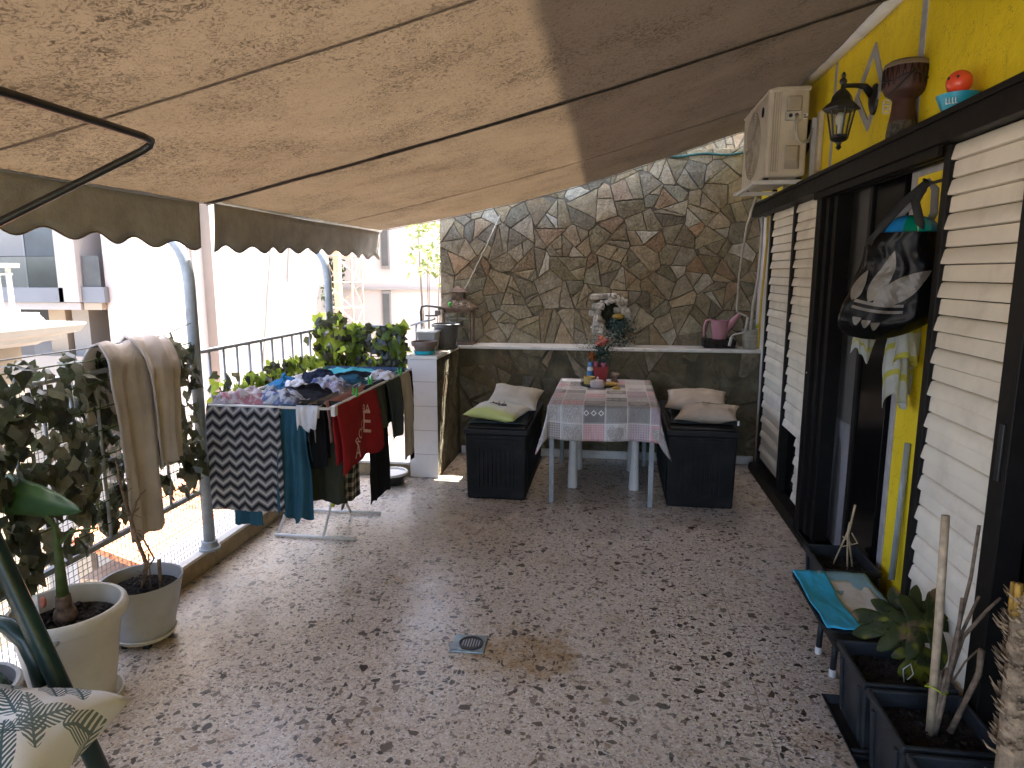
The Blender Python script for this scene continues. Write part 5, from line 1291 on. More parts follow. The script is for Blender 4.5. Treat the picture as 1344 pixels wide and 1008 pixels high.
for j in range(12):
    a = 2*PI*j/12; gr.tube([(ax0-.007, 4.98+.05*math.cos(a), 2.5+.05*math.sin(a)),(ax0-.007, 4.98+.24*math.cos(a), 2.5+.22*math.sin(a))], .003, 5)
wb(gr, 'fan_grille', M['acdark'], ac, smooth=True)
wb(MB().tube([(ax0-.002,4.70,2.66),(ax0-.006,4.70,2.66)], .030, 18), 'badge', M['navy'], ac)
mb = MB().box(.86, 1.245, 4.60, 4.635, 2.205, 2.23).box(.86, 1.245, 5.24, 5.275, 2.205, 2.23).box(.875, .905, 4.636, 5.239, 2.207, 2.228).box(1.2,1.244,4.60,4.635,2.231,2.60).box(1.2,1.244,5.24,5.275,2.231,2.60)
wb(mb, 'bracket', M['whitemetal'], ac, bevel=.002)
wb(MB().box(.93,.96,4.60,4.64,2.231,2.244).box(1.13,1.16,4.60,4.64,2.231,2.244).box(.93,.96,5.24,5.28,2.231,2.244).box(1.13,1.16,5.24,5.28,2.231,2.244), 'feet', M['black'], ac)
wb(W(1.215, 1.243, 4.50, 4.56, 2.262, 2.62), 'pipe_trunking', M['acbody'], ac, bevel=.006)
wb(MB().tube([(1.21,4.66,2.6),(1.205,4.7,2.45),(1.2,4.85,2.36),(1.19,5.05,2.33)], .018, 8), 'insulated_pipe', M['black'], ac, smooth=True)
t = thing('drain_hose', 'thin white drain hose zigzagging down from the air conditioner to the ledge', 'hose', (1.05, 5.9, 1.0))
wb(MB().tube([(1.02,5.28,2.20),(1.005,5.5,2.0),(1.04,5.90,1.62),(1.045,5.95,1.36),(1.05,5.96,1.325),(1.07,5.96,1.31),(1.13,5.97,1.285),(1.145,5.97,1.27),(1.14,5.97,1.20),(1.13,5.97,1.155),(1.115,5.97,1.145),(1.035,5.97,1.125),(1.02,5.97,1.11),(1.01,5.96,1.07),(1.0,5.95,1.03)], .0075, 7), 'hose', M['whitehose'], t, smooth=True)
wb(MB().tube([(1.145,5.97,1.272),(1.13,5.97,1.158)], .013, 8), 'sleeve', M['whitehose'], t, smooth=True)
wb(MB().tube([(1.018,5.965,1.105),(1.0,5.95,1.03)], .013, 8), 'sleeve', M['whitehose'], t, smooth=True)
for k, (xx, yy, r, m, lab) in enumerate(((1.205,5.86,.012,'whitehose','white hose standing in the corner beside the shutters'),(1.235,5.80,.010,'yellowhose','yellow hose in the corner beside the shutters'))):
    o = wb(MB().tube([(xx,yy+.05,2.14),(xx+.005,yy+.06,1.9),(xx-.005,yy+.06,1.6),(xx-.03+.02*k,yy+.08,1.38),(xx-.035+.03*k,yy+.10,1.17 if k == 0 else 1.02)], r, 8), 'hose', M[m], None, smooth=True); tag(o, lab, 'hose')

# ------------------------------------------------------------------ wall lantern, drum, toy
t = thing('wall_lantern', 'black glazed carriage lantern hanging from a bracket on the yellow wall', 'wall lamp', (1.085, 3.66, 2.25))
cx, cy = 1.085, 3.66
ar = MB().tube([(1.235,3.68,2.50),(1.19,3.675,2.545),(1.15,3.668,2.55),(1.10,3.66,2.548),(1.085,3.66,2.54)], [.022,.016,.011,.010,.010], 10)
wb(ar, 'arm', M['black'], t, smooth=True)
MB().lathe([(.001,0),(.075,.0),(.07,.012),(.05,.02),(.03,.026)], (0,0,0), 24, sx=1.0, sy=.62).build('back_plate', M['black'], t, smooth=35)
bp_ = [o for o in t.children if o.name.startswith('back_plate')][0]; bp_.rotation_euler = (0, -PI/2, 0); bp_.location = (1.2435-cx, 3.68-cy, 2.485-2.25)
wb(MB().lathe([(.088,2.437),(.09,2.442),(.070,2.462),(.052,2.475),(.046,2.50),(.028,2.522),(.012,2.535),(.010,2.55),(.018,2.565),(.018,2.575),(.008,2.585),(.012,2.598),(.004,2.612)], (cx,cy,0), 6), 'roof', M['black'], t, smooth=20)
cg = MB()
for j in range(6):
    a = 2*PI*j/6+PI/6; cg.tube([(cx+.064*math.cos(a), cy+.064*math.sin(a), 2.44),(cx+.040*math.cos(a), cy+.040*math.sin(a), 2.315)], .0045, 6)
cg.lathe([(.068,2.43),(.07,2.438),(.06,2.438)], (cx,cy,0), 6); cg.lathe([(.044,2.306),(.046,2.318),(.03,2.318)], (cx,cy,0), 6)
wb(cg, 'cage', M['black'], t)
wb(MB().lathe([(.038,2.319),(.060,2.429)], (cx,cy,0), 6, close=False), 'glazing', M['glass'], t)
wb(MB().lathe([(.010,2.319),(.011,2.36),(.02,2.375),(.024,2.40),(.014,2.425)], (cx,cy,0), 14), 'bulb', M['paper'], t, smooth=True)
wb(MB().lathe([(.044,2.305),(.034,2.292),(.014,2.283),(.009,2.27),(.014,2.262),(.006,2.25)], (cx,cy,0), 12), 'finial', M['black'], t, smooth=35)
t = thing('goblet_drum', 'dark brown goblet drum standing on the head track', 'drum', (1.185, 3.17, 2.214))
MB().lathe([(.058,.001),(.058,.012),(.052,.06)], (0,0,0), 24).build('foot', M['drumband'], t, smooth=35)
MB().lathe([(.0518,.0605),(.045,.11),(.043,.145),(.052,.158),(.074,.172),(.084,.195),(.086,.24),(.083,.270),(.080,.282)], (0,0,0), 26).build('shell', M['drum'], t, smooth=35)
MB().lathe([(.082,.272),(.086,.278),(.083,.290),(.066,.300),(.001,.303)], (0,0,0), 26).build('skin', M['hide'], t, smooth=35)
rp = MB()
for j in range(22):
    a, b = 2*PI*j/22, 2*PI*(j+.5)/22; rp.tube([(.087*math.cos(a),.087*math.sin(a),.272),(.087*math.cos(b),.087*math.sin(b),.195),(.087*math.cos(2*PI*(j+1)/22),.087*math.sin(2*PI*(j+1)/22),.272)], .002, 4)
rp.tube([(.089*math.cos(a),.089*math.sin(a),.225+.012*math.sin(a*3)) for a in [2*PI*i/30 for i in range(31)]], .0035, 5)
rp.build('tension_rope', M['black'], t, smooth=True)
cr = MB(); cr.tube([(.0,-.088,.25),(-.03,-.088,.215),(-.06,-.072,.18),(-.082,-.055,.145)], .004, 6); cr.build('cord', M['black'], t, smooth=True)
tg = MB()
for k in range(3): tg.tube([(-.088+.013*math.cos(a), -.060, .095+k*.016+.010*math.sin(a)) for a in [2*PI*i/14 for i in range(15)]], .0035, 5)
tg.build('striped_tassel', M['pillow'], t, smooth=True)
t = thing('bath_toy', 'coral red toy figure sitting in an aqua tub on the head track', 'toy', (1.185, 2.70, 2.214))
MB().lathe([(.055,.001),(.062,.004),(.088,.066),(.090,.072),(.083,.072),(.055,.012)], (0,0,0), 26, sy=1.05).build('tub', M['toyblue'], t, smooth=35)
MB().ball((0,0,.128), .056, 20, 12).build('head', M['toyred'], t, smooth=True)
MB().ball((0,0,.07), .052, 16, 8, sq=(1.1,1.2,.5)).build('body', M['toyred'], t, smooth=True)
MB().ball((-.028,-.045,.145), .007, 8, 6).ball((-.052,-.012,.145), .007, 8, 6).build('eyes', M['black'], t, smooth=True)
mk = MB()
for k in range(4): mk.box(-.030+k*.013, -.027+k*.013, -.003, .003, .022, .050); mk.box(-.030+k*.013, -.021+k*.013, -.003, .003, .022, .026)
o_ = mk.build('tub_print', M['paper'], t); t.scale = (.74,.74,.74); o_.rotation_euler = (.33, 0, -.62); o_.location = (-.042, -.060, .0)

# ------------------------------------------------------------------ bag, ball, towel on the door jamb
bg = thing('tote_bag', 'glossy black tote bag with a silver leaf emblem hanging from the door jamb', 'bag', (1.105, 2.93, 1.40), R(-18))
def bagf(sg):
    def fn(u, v):
        a = 2*u-1; z = v*.375
        w = lerp(.185, .118, v**1.5)*(1-.16*max(0,(1-v*5))**2) ; w *= 1+.03*math.sin(v*7)
        th = (.058+.042*v)*min(1, v*7+.05)**.5*(max(0,1-abs(a)**3))**.6
        y = -sg*th + .010*fbm((a*2, v*3, sg*3),1,2) + .003*fbm((a*6+v*5, v*3, sg*5),1,2)
        dz = -.045*(1-a*a)*(1-v) + .03*a*(1-v)
        return (a*w + .04*v + .012*fbm((v*4, sg, 2),1,2), y, z+dz+.03)
    return fn
mb = MB().grid(bagf(1), 36, 36).grid(bagf(-1), 36, 36)
mb.build('bag_body', M['bag'], bg, smooth=True)
mb = MB()
def on_bag(pts2):
    f = bagf(1); vs = []
    for (a, v) in pts2:
        p = Vector(f((a+1)/2, v)); vs.append((p.x, p.y-.0055, p.z))
    return vs
def leafshape(cx, cv, ang, L, Wd, n=14):
    """pointed leaf with a curved outline in bag coordinates"""
    rows = []
    for i in range(n+1):
        t_ = i/n; w = Wd*math.sin(PI*t_**.8)**.8
        ax_ = (cx+math.sin(ang)*L*t_/.17, cv+math.cos(ang)*L*t_/.405)
        nx = (math.cos(ang)*w/.17, -math.sin(ang)*w/.405)
        rows.append([(ax_[0]+nx[0]*k, ax_[1]+nx[1]*k) for k in (-1,-.5,0,.5,1)])
    pts = [q for r_ in rows for q in r_]
    mb.add(on_bag(pts), [(i*5+j, i*5+j+1, (i+1)*5+j+1, (i+1)*5+j) for i in range(n) for j in range(4)])
leafshape(-.52, .36, .28, .20, .034); leafshape(-.42, .355, 1.08, .22, .046); leafshape(-.86, .36, .10, .12, .022)
for z in (.315, .255):
    pts = [(lerp(-.80,.22,i/16), z+.035-.055*i/16+k*.028) for i in range(17) for k in (0,1)]
    mb.add(on_bag(pts), [(2*i,2*i+1,2*i+3,2*i+2) for i in range(16)])
for k in range(3):
    pts = [(-.72+.19*k+.17*i/6, .21-.02*k - j*(.075*math.sin(PI*(i+.5)/7)+.004)) for i in range(7) for j in (0,1)]
    mb.add(on_bag(pts), [(2*i,2*i+1,2*i+3,2*i+2) for i in range(6)])
mb.build('silver_emblem', M['baglogo'], bg, fixn=False)
for sx, yy in ((-1,-.055),(1,-.05),):
    MB().tube([(sx*.085-.0, yy, .36),(sx*.06+.02, yy-.008, .44),(.04+sx*.02,-.03,.52),(.085,-.01,.585),(.10,.0,.60)], .016, 8, flat=.35).build('strap', M['strap'], bg, smooth=True)
MB().tube([(-.05,.03,.40),(.02,.02,.48),(.085,.01,.57),(.10,.0,.60),(.125,.01,.57),(.13,.03,.48),(.10,.04,.40)], .014, 8, flat=.35).build('strap', M['greyc'], bg, smooth=True)
o = wb(MB().ball((1.158, 2.915, 1.785), .15, 28, 16, sq=(.80,.50,.60)), 'beach_ball', M['beachball'], None, smooth=True); tag(o, 'half deflated teal and blue beach ball poking out of the black bag', 'ball')
o = wb(MB().tube([(1.185,2.744,1.985),(1.185,2.80,1.985),(1.19,2.90,1.99),(1.19,2.92,2.01)], .006, 6), 'wall_hook', M['black'], None, smooth=True); tag(o, 'black hook on the door jamb above the bag', 'hook')
fn = drape_fn((1.215,3.0,1.50), (.75,.66,0), (-.66,.75,0), .20, .40, .22, amp=.022, fr=1.4, ph=.6, wb_=.85, slant=.10, rag=.25)
o = wb(MB().grid(fn, 30, 40), 'hand_towel', M['towelstripe'], None, smooth=True, solid=.003); tag(o, 'pale towel with yellow green stripes hanging below the black bag', 'towel')
fn = drape_fn((1.15,3.22,1.46), (.9,.4,0), (-.4,.9,0), .15, .20, .1, amp=.022, fr=1.1, ph=1.6, wb_=.6, slant=-.05, rag=.35)
o = wb(MB().grid(fn, 24, 30), 'cleaning_cloth', M['towelstripe'], None, smooth=True, solid=.003); tag(o, 'shorter pale cloth behind the striped towel under the bag', 'towel')
o = wb(MB().tube([(1.262,3.03,.30),(1.282,3.05,.92)], .014, 8), 'stick', M['steel'], None, smooth=True); tag(o, 'grey metal stick leaning on the yellow pier', 'stick')
# ================================================================== PLANTS AND THINGS IN FRONT
def soil_disc(r, z, n=26, seed=1):
    rnd = random.Random(seed); mb = MB(); vs = [(0,0,z+.01)]
    for k in range(1, 6):
        for j in range(n):
            a = 2*PI*j/n; vs.append((r*k/5*math.cos(a), r*k/5*math.sin(a), z+(rnd.uniform(-.008,.012) if k < 5 else 0)))
    fs = [(0,1+j,1+(j+1)%n) for j in range(n)]
    for k in range(4):
        for j in range(n):
            a = 1+k*n+j; b = 1+k*n+(j+1)%n; fs.append((a, a+n, b+n, b))
    return mb.add(vs, fs)
def crumbs(mb, n, rx, ry, z, seed, s=.012):
    rnd = random.Random(seed)
    for _ in range(n):
        mb.obox((rnd.uniform(-rx,rx)*.7, rnd.uniform(-ry,ry)*.7, z+rnd.uniform(.002,.012)), (s*rnd.uniform(.6,2), s*rnd.uniform(.4,1), s*rnd.uniform(.3,.8)), Matrix.Rotation(rnd.uniform(0,3),3,'Z') @ Matrix.Rotation(rnd.uniform(-.5,.5),3,'X'))
    return mb
t = thing('potted_plant', 'broad leaved young plant in a large cream pot by the kerb', 'potted plant', (-2.015, 2.09, 0)); t.scale = (.9,.9,.9)
MB().lathe([(.142,.025),(.146,.028),(.196,.385),(.205,.395),(.219,.40),(.226,.42),(.222,.447),(.212,.458),(.200,.455),(.196,.44),(.186,.34)], (0,0,0), 44).build('pot', M['whitepot'], t, smooth=40)
MB().lathe([(.15,.001),(.175,.012),(.18,.045),(.172,.045),(.155,.02)], (0,0,0), 36).build('saucer', M['whitepot'], t, smooth=40)
crumbs(soil_disc(.19, .375, seed=2), 90, .2, .2, .385, 4, .016).build('soil', M['soil'], t)
MB().ball((-.01,.0,.41), .045, 14, 8, sq=(1,1,1.15), jit=.06).tube([(-.01,0,.41),(-.012,0,.50)], [.036,.028], 10).build('bulb', M['wood'], t, smooth=True)
MB().tube([(-.012,0,.48),(-.015,.005,.66),(-.02,.01,.80),(-.12,.0,.91)], [.024,.018,.011,.008], 10).tube([(-.015,.0,.62),(-.03,.01,.70),(.04,.02,.775),(.15,.04,.79)], [.012,.010,.007,.004], 8).build('stem', M['stem'], t, smooth=True)
def blade(base, tip, wd, up, fold, curl, n=26, w=8):
    base, tip = Vector(base), Vector(tip); d = tip-base; L = d.length; d.normalize(); s = d.cross(Vector(up)).normalized(); nn = s.cross(d)
    def fn(u, v):
        b = 2*v-1; ww = wd*1.25*(1-u)**.75*(u+.06)**.38
        return base + d*(u*L) + s*(b*ww) + nn*(fold*ww*abs(b) - curl*L*u*u + .004*math.sin(u*34+abs(b)*6)*abs(b))
    return MB().grid(fn, n, w)
l1 = blade((-.03,0,.745), (.08,-.02,.70), .001, (0,0,1), .3, 0)
blade((-.42,-.05,1.00), (.135,-.03,.895), .125, (.12,-.75,.65), -.30, .05).build('leaf', M['banana'], t, smooth=True, solid=.0015)
blade((-.10,.05,.84), (-.36,.18,.78), .05, (0,-.4,1), .3, .25).build('leaf', M['banana'], t, smooth=True, solid=.0015)
MB().obox((-.085,-.06,.45), (.018,.002,.15), rotz(.4)).build('plant_label', M['paper'], t)
MB().ball((-.06,-.05,.49), .013, 8, 6, sq=(1,1,2)).build('red_bud', M['flower1'], t, smooth=True)

t = thing('potted_plant', 'bare twiggy plant in a pale grey pot by the kerb', 'potted plant', (-2.072, 2.56, 0)); t.scale = (.9,.9,.9)
MB().lathe([(.128,.045),(.132,.048),(.186,.30),(.192,.318),(.190,.325),(.183,.322),(.176,.28),(.172,.24)], (0,0,0), 44).build('pot', M['greypot'], t, smooth=40)
MB().lathe([(.12,.028),(.135,.03),(.148,.052),(.142,.054),(.125,.04)], (0,0,0), 36).build('saucer', M['whitepot'], t, smooth=40)
f = MB()
for a in (.3, 2.4, 4.3, 5.4): f.box(.105*math.cos(a)-.014, .105*math.cos(a)+.014, .105*math.sin(a)-.014, .105*math.sin(a)+.014, .001, .028)
f.build('saucer_feet', M['black'], t)
crumbs(soil_disc(.178, .262, seed=5), 80, .18, .18, .27, 6).build('soil', M['soil'], t)
rnd = random.Random(9); s = MB()
s.tube([(.0,.0,.25),(.03,.01,.40),(-.01,.0,.55),(-.045,.01,.68),(-.06,.0,.80),(-.075,.0,.93)], [.012,.010,.010,.009,.007,.003], 8)
s.tube([(-.03,0,.62),(.0,.02,.72),(.03,.02,.76),(.055,.02,.78)], [.007,.005,.004,.003], 6); s.tube([(.02,.01,.36),(.06,.03,.42),(.03,.01,.52),(.0,.0,.56)], .005, 6)
for i in range(26):
    z = rnd.uniform(.30,.9); x = lerp(.02,-.07,(z-.3)/.6); a = rnd.uniform(0,6.28); l = rnd.uniform(.02,.07)
    s.tube([(x,0,z),(x+l*.5*math.cos(a), l*.5*math.sin(a), z+.01),(x+l*math.cos(a), l*math.sin(a), z+rnd.uniform(-.02,.03))], .0018, 4)
s.tube([(.05,.0,.25),(.052,.0,.46)], .004, 6); s.tube([(.09,.02,.25),(.092,.02,.42)], .009, 6)
s.build('twigs', M['drystem'], t, smooth=True)

t = thing('potted_plant', 'small dark leaved plant in a pale pot behind the green chair', 'potted plant', (-2.03, 1.66, 0))
MB().lathe([(.11,.001),(.114,.004),(.152,.29),(.168,.30),(.172,.33),(.165,.34),(.152,.338),(.146,.28)], (0,0,0), 40).build('pot', M['greypot'], t, smooth=40)
soil_disc(.15, .29, seed=8).build('soil', M['soil'], t); mb = MB(); rnd = random.Random(15)
for i in range(70):
    a = rnd.uniform(0,6.28); r = rnd.uniform(.0,.12); vs, fs = leaf_tris((r*math.cos(a), r*math.sin(a), .31+rnd.uniform(0,.10)), (math.cos(a),math.sin(a),1), (math.cos(a+rnd.gauss(0,.4)),math.sin(a),.4), .075, rnd, False); mb.add(vs, fs)
mb.build('leaves', M['spruce'], t, fixn=False)

# green garden chair with a frond cushion
ch = thing('garden_chair', 'dark green folding garden chair carrying the frond print cushion', 'chair', (-1.68, 1.42, 0))
def flatbar(pts, w, th): return MB().tube(pts, w, 10, flat=th)
for k, yy in enumerate((1.615, 1.15)):
    wb(MB().tube([(-1.455,yy,.012),(-1.60,yy,.40),(-1.755,yy,.815),(-1.83,yy,1.02),(-1.86,yy,1.08)], [.026,.028,.028,.026,.012], 12), 'crossed_leg', M['chairgreen'], ch, smooth=True)
    wb(MB().tube([(-1.86,yy-.045,.012),(-1.70,yy-.045,.25),(-1.52,yy-.045,.40)], .022, 12), 'crossed_leg', M['chairgreen'], ch, smooth=True)
    wb(MB().tube([(-1.66,yy-.01,.43),(-1.685,yy-.0,.50),(-1.71,yy,.565),(-1.76,yy,.61),(-1.84,yy,.625),(-1.95,yy,.62)], [.024,.024,.024,.024,.022,.018], 12), 'arm', M['chairgreen'], ch, smooth=True)
wb(MB().tube([(-1.640,1.652,.545),(-1.640,1.628,.545)], .011, 10), 'rivet', M['steel'], ch, smooth=True)
for i in range(6): wb(MB().box(-1.90+i*.07, -1.845+i*.07, 1.16, 1.50, .365, .385), 'seat_slat', M['chairgreen'], ch, bevel=.004)
for i in range(3): wb(MB().obox((-1.80-.033*i, 1.38, .87+.09*i), (.02,.44,.06), Matrix.Rotation(-.35,3,'Y')), 'back_slat', M['chairgreen'], ch, bevel=.004)
pillow('cream cushion printed with teal palm fronds on the green chair', 'frond', (-1.605,1.325,.420), .54, .52, .25, .12, (.0,.06), 12, group='cushion on the chair')

# planters along the shutter
def planter(label, x0, x1, y0, y1, h, seed, saucer=True, group='anthracite planter boxes along the shutters'):
    p = thing('planter_box', label, 'planter', ((x0+x1)/2, (y0+y1)/2, 0), 0, group); a, b = (x1-x0)/2, (y1-y0)/2; tp = .022
    def ring(k, z): return [(-a+k,-b+k,z),(a-k,-b+k,z),(a-k,b-k,z),(-a+k,b-k,z)]
    rings = [ring(tp+.012,.012), ring(tp,.018), ring(.010,h-.028), ring(.0,h-.026), ring(.0,h), ring(.014,h), ring(.018,h-.05)]
    vs = [q for r in rings for q in r]; fs = [(0,3,2,1)]
    for k in range(len(rings)-1): fs += [(k*4+i, k*4+(i+1)%4, k*4+4+(i+1)%4, k*4+4+i) for i in range(4)]
    MB().add(vs, fs).build('box', M['planter'], p, bevel=.005)
    for i in (-1, 1):
        MB().obox((-a+tp*.55+.001, i*b*.62, h*.48), (.012,.02,h*.72), Matrix.Rotation(-.06,3,'Y')).build('side_rib', M['planter'], p, bevel=.004)
    if saucer:
        s = MB(); r0, r1 = ring(-.012,.002), ring(-.03,.036); r2, r3 = ring(-.022,.036), ring(-.006,.010)
        s.add(r0+r1+r2+r3, [(0,3,2,1)]+[(k*4+i, k*4+(i+1)%4, k*4+4+(i+1)%4, k*4+4+i) for k in range(3) for i in range(4)]+[(12,13,14,15)]); s.build('drip_tray', M['planter'], p, bevel=.003)
    sm = MB().grid(lambda u, v: (lerp(-a+.018,a-.018,u), lerp(-b+.018,b-.018,v), h-.055+.014*fbm((u*5,v*5,seed),1,3)), 24, 18)
    crumbs(sm, 70, a, b, h-.05, seed, .010); sm.build('soil', M['soil'], p)
    return p
p1 = planter('anthracite planter with the split leaf plant', .868, 1.165, 2.215, 2.50, .285, 1)
p2 = planter('anthracite planter with dry stems and a cane', .868, 1.165, 1.905, 2.195, .285, 2)
p3 = planter('anthracite planter holding the shaggy palm trunk', .868, 1.165, 1.585, 1.885, .285, 3)
p4 = planter('anthracite planter with a twig tripod in front of the doorway', .985, 1.245, 3.09, 3.40, .30, 4, False)
# split leaf plant
def split_leaf(c, nrm, up, Rr, seed, fingers=4):
    """a broad blade cut into curved fingers on both sides of the midrib"""
    rnd = random.Random(seed); n = Vector(nrm).normalized(); u = Vector(up); u = (u-n*u.dot(n)).normalized(); w = u.cross(n); c = Vector(c); mb = MB()
    def strip(p0, p1, p2, wd, k=14, round_=.55):
        def fn(a, b):
            q = p0*(1-a)**2 + p1*2*a*(1-a) + p2*a*a; d = (p1-p0)*(1-a)+(p2-p1)*a; s = Vector((-d.y, d.x)).normalized()
            ww = wd*(min(1, (1-a)/.30)**round_ if a > .7 else 1)*(1.18-.30*a); e = (b-.5)*2*ww; x, y = q.x+s.x*e, q.y+s.y*e
            return c + w*x*Rr + u*y*Rr + n*Rr*(.12*abs(x) - .26*(x*x+(y-.1)**2) + .02*math.sin(y*9+x*5))
        mb.grid(fn, k, 6)
    strip(Vector((0,-.62)), Vector((0,0)), Vector((.05,1.08)), .33)
    for i in range(fingers):
        f = i/(fingers-1); y0 = lerp(-.62,.45,f); L = lerp(.95,.80,f)*rnd.uniform(.92,1.06)
        for sx in (-1, 1):
            an = lerp(-.35,.95,f)+rnd.uniform(-.08,.08); an2 = an+.55
            p1 = Vector((sx*L*.55*math.cos(an), y0+L*.55*math.sin(an))); p2 = Vector((p1.x+sx*L*.5*math.cos(an2), p1.y+L*.5*math.sin(an2)))
            strip(Vector((0, y0-.03)), p1, p2, .185)
    return mb
mp = thing('split_leaf_plant', 'split leaf plant with browned tips growing in the planter', 'plant', (1.09, 2.36, .235))
for k, (c, n, u, r) in enumerate((((1.035,2.35,.435),(-.25,-.75,.6),(-.85,.0,.05),.135),((1.125,2.40,.465),(.10,-.85,.45),(.75,-.1,.25),.115),((1.075,2.335,.325),(-.1,-.9,.25),(.1,-.2,-1),.095))):
    wb(split_leaf(c, n, u, r, k), 'leaf', M['monstera'], mp, smooth=True, solid=.0015)
wb(MB().tube([(1.09,2.37,.24),(1.085,2.375,.34),(1.06,2.37,.43)], .006, 7).tube([(1.09,2.37,.24),(1.11,2.39,.36),(1.11,2.40,.46)], .006, 7).tube([(1.09,2.37,.24),(1.08,2.355,.30)], .005, 7), 'stem', M['stem'], mp, smooth=True)
o = wb(MB().tube([(1.035,2.31,.245),(1.03,2.315,.29),(1.05,2.31,.315),(1.06,2.305,.28),(1.04,2.30,.26)], .0022, 5), 'plant_wire', M['whitehose'], None, smooth=True); tag(o, 'bent pale wire stuck in the soil beside the split leaf plant', 'wire')
# dry stems and cane
o = wb(MB().tube([(1.008,2.05,.235),(.998,2.05,.6),(.984,2.05,.945)], [.0125,.012,.0115], 12), 'cane', M['bamboo'], None, smooth=True); tag(o, 'upright bamboo cane among the dry stems', 'cane')
ds = thing('dry_plant', 'bundle of dry bare stems tied to a cane in the planter', 'plant', (1.05, 2.05, .235)); rnd = random.Random(21)
mb = MB()
for i in range(7):
    x, y = 1.03+rnd.gauss(0,.013), 2.05+rnd.gauss(0,.012); mb.tube([(x-.012,y,.235),(x,y,.33),(x+.012+rnd.gauss(0,.006),y,.45+rnd.uniform(-.05,.05))], [.011,.010,.006], 7)
wb(mb, 'stump', M['drystem'], ds, smooth=True)
mb = MB()
mb.tube([(1.04,2.05,.40),(1.052,2.05,.58),(1.072,2.05,.76),(1.077,2.05,.92)], [.007,.006,.005,.005], 7)
mb.tube([(1.045,2.05,.42),(1.065,2.05,.58),(1.10,2.05,.70)], [.006,.005,.004], 7); mb.tube([(1.05,2.06,.42),(1.075,2.06,.56),(1.13,2.06,.65),(1.17,2.07,.69)], [.006,.006,.005,.004], 7)
mb.tube([(1.035,2.04,.40),(1.044,2.03,.55),(1.045,2.03,.70)], [.007,.006,.005], 7); mb.tube([(1.07,2.06,.24),(1.10,2.06,.34),(1.125,2.05,.45),(1.125,2.05,.53)], [.010,.008,.009,.010], 8); mb.tube([(1.07,2.08,.40),(1.10,2.08,.47),(1.13,2.08,.51)], .003, 5)
wb(mb, 'stems', M['drystem'], ds, smooth=True)
wb(MB().tube([(1.0+.03*math.cos(a)+.012, 2.05+.028*math.sin(a), .395+.01*math.sin(a*2)) for a in [2*PI*i/14 for i in range(15)]], .0025, 5), 'tie', M['limegreen'], ds, smooth=True)
# palm trunk
pt = thing('palm_stump', 'shaggy leafless palm trunk with an ochre tip in the nearest planter', 'plant', (1.055, 1.74, .235)); rnd = random.Random(31)
mb = MB().tube([(1.062,1.74,.235),(1.058,1.74,.40),(1.052,1.74,.60),(1.043,1.74,.80),(1.04,1.74,.86)], [.036,.034,.034,.030,.020], 18)
for i in range(420):
    z = rnd.uniform(.42,.845); a = rnd.uniform(0,2*PI); x = lerp(1.062,1.041,(z-.235)/.62); sp = .5+.5*math.sin(z*60)
    r = .031; d = Vector((math.cos(a), math.sin(a), 0)); b = Vector((x,1.74,z))+d*r
    vs, fs = leaf_tris(b-d*.004, (d*.7+Vector((0,0,-.9))) , (d*.9+Vector((0,0,.75))), .040*rnd.uniform(.6,1.2)*(.5+.6*sp), rnd, False); mb.add(vs, fs, 1 if rnd.random() < .4 else 0)
for i in range(14):
    z = rnd.uniform(.30,.8); a = rnd.uniform(0,2*PI); x = lerp(1.062,1.041,(z-.235)/.62); d = Vector((math.cos(a), math.sin(a), .5)); b = Vector((x,1.74,z))+Vector((math.cos(a),math.sin(a),0))*.033
    mb.tube([b, b+d*.02, b+d*.035+Vector((0,0,.012))], [.004,.003,.001], 4)
wb(mb, 'trunk', [M['palmbark'], M['bamboo']], pt, fixn=False)
mb = MB()
for i in range(22):
    a = rnd.uniform(0,2*PI); r = rnd.uniform(.004,.026); mb.tube([(1.042+r*math.cos(a),1.74+r*math.sin(a),.79),(1.040+r*1.15*math.cos(a),1.74+r*1.15*math.sin(a),.84+rnd.uniform(0,.05))], [.010,.007], 6)
wb(mb, 'cut_tip', M['palmtip'], pt, smooth=True)
# twig tripod
tw = thing('twig_tripod', 'little tripod of dry twigs in the planter by the doorway', 'plant', (1.14, 3.27, .25)); mb = MB()
for dx, dy in ((-.05,0),(.05,.03),(.0,-.05),(.03,-.03)): mb.tube([(1.14+dx,3.27+dy,.25),(1.145,3.27,.42),(1.155-dx*.1,3.27,.47)], .004, 6)
mb.tube([(1.145,3.27,.38),(1.165,3.26,.56)], .005, 6); mb.tube([(1.12,3.26,.40),(1.17,3.27,.36),(1.13,3.28,.34)], .003, 5); mb.tube([(1.16,3.26,.42),(1.19,3.26,.37),(1.15,3.27,.35)], .003, 5)
wb(mb, 'twigs', M['bamboo'], tw, smooth=True)
# black trough on legs with pads
tr = thing('trough_bed', 'black trough on short white tipped legs holding a blue pad', 'trough', (1.0, 2.79, 0))
def rect(x0,x1,y0,y1,z,n=6,r=.05):
    pts = []
    for (cx_, cy_, a0) in ((x1-r,y1-r,0),(x0+r,y1-r,PI/2),(x0+r,y0+r,PI),(x1-r,y0+r,1.5*PI)):
        for i in range(n+1): a = a0+PI/2*i/n; pts.append((cx_+r*math.cos(a), cy_+r*math.sin(a), z))
    return pts
lay = [rect(.94,1.09,2.66,2.93,.135), rect(.92,1.11,2.63,2.96,.15), rect(.845,1.158,2.535,3.045,.285), rect(.835,1.165,2.525,3.055,.292), rect(.835,1.165,2.525,3.055,.302), rect(.852,1.150,2.545,3.035,.302), rect(.93,1.09,2.66,2.94,.175)]
vs = [q for l in lay for q in l]; n = len(lay[0]); fs = [tuple(range(n-1,-1,-1)), tuple(range(6*n,7*n))]
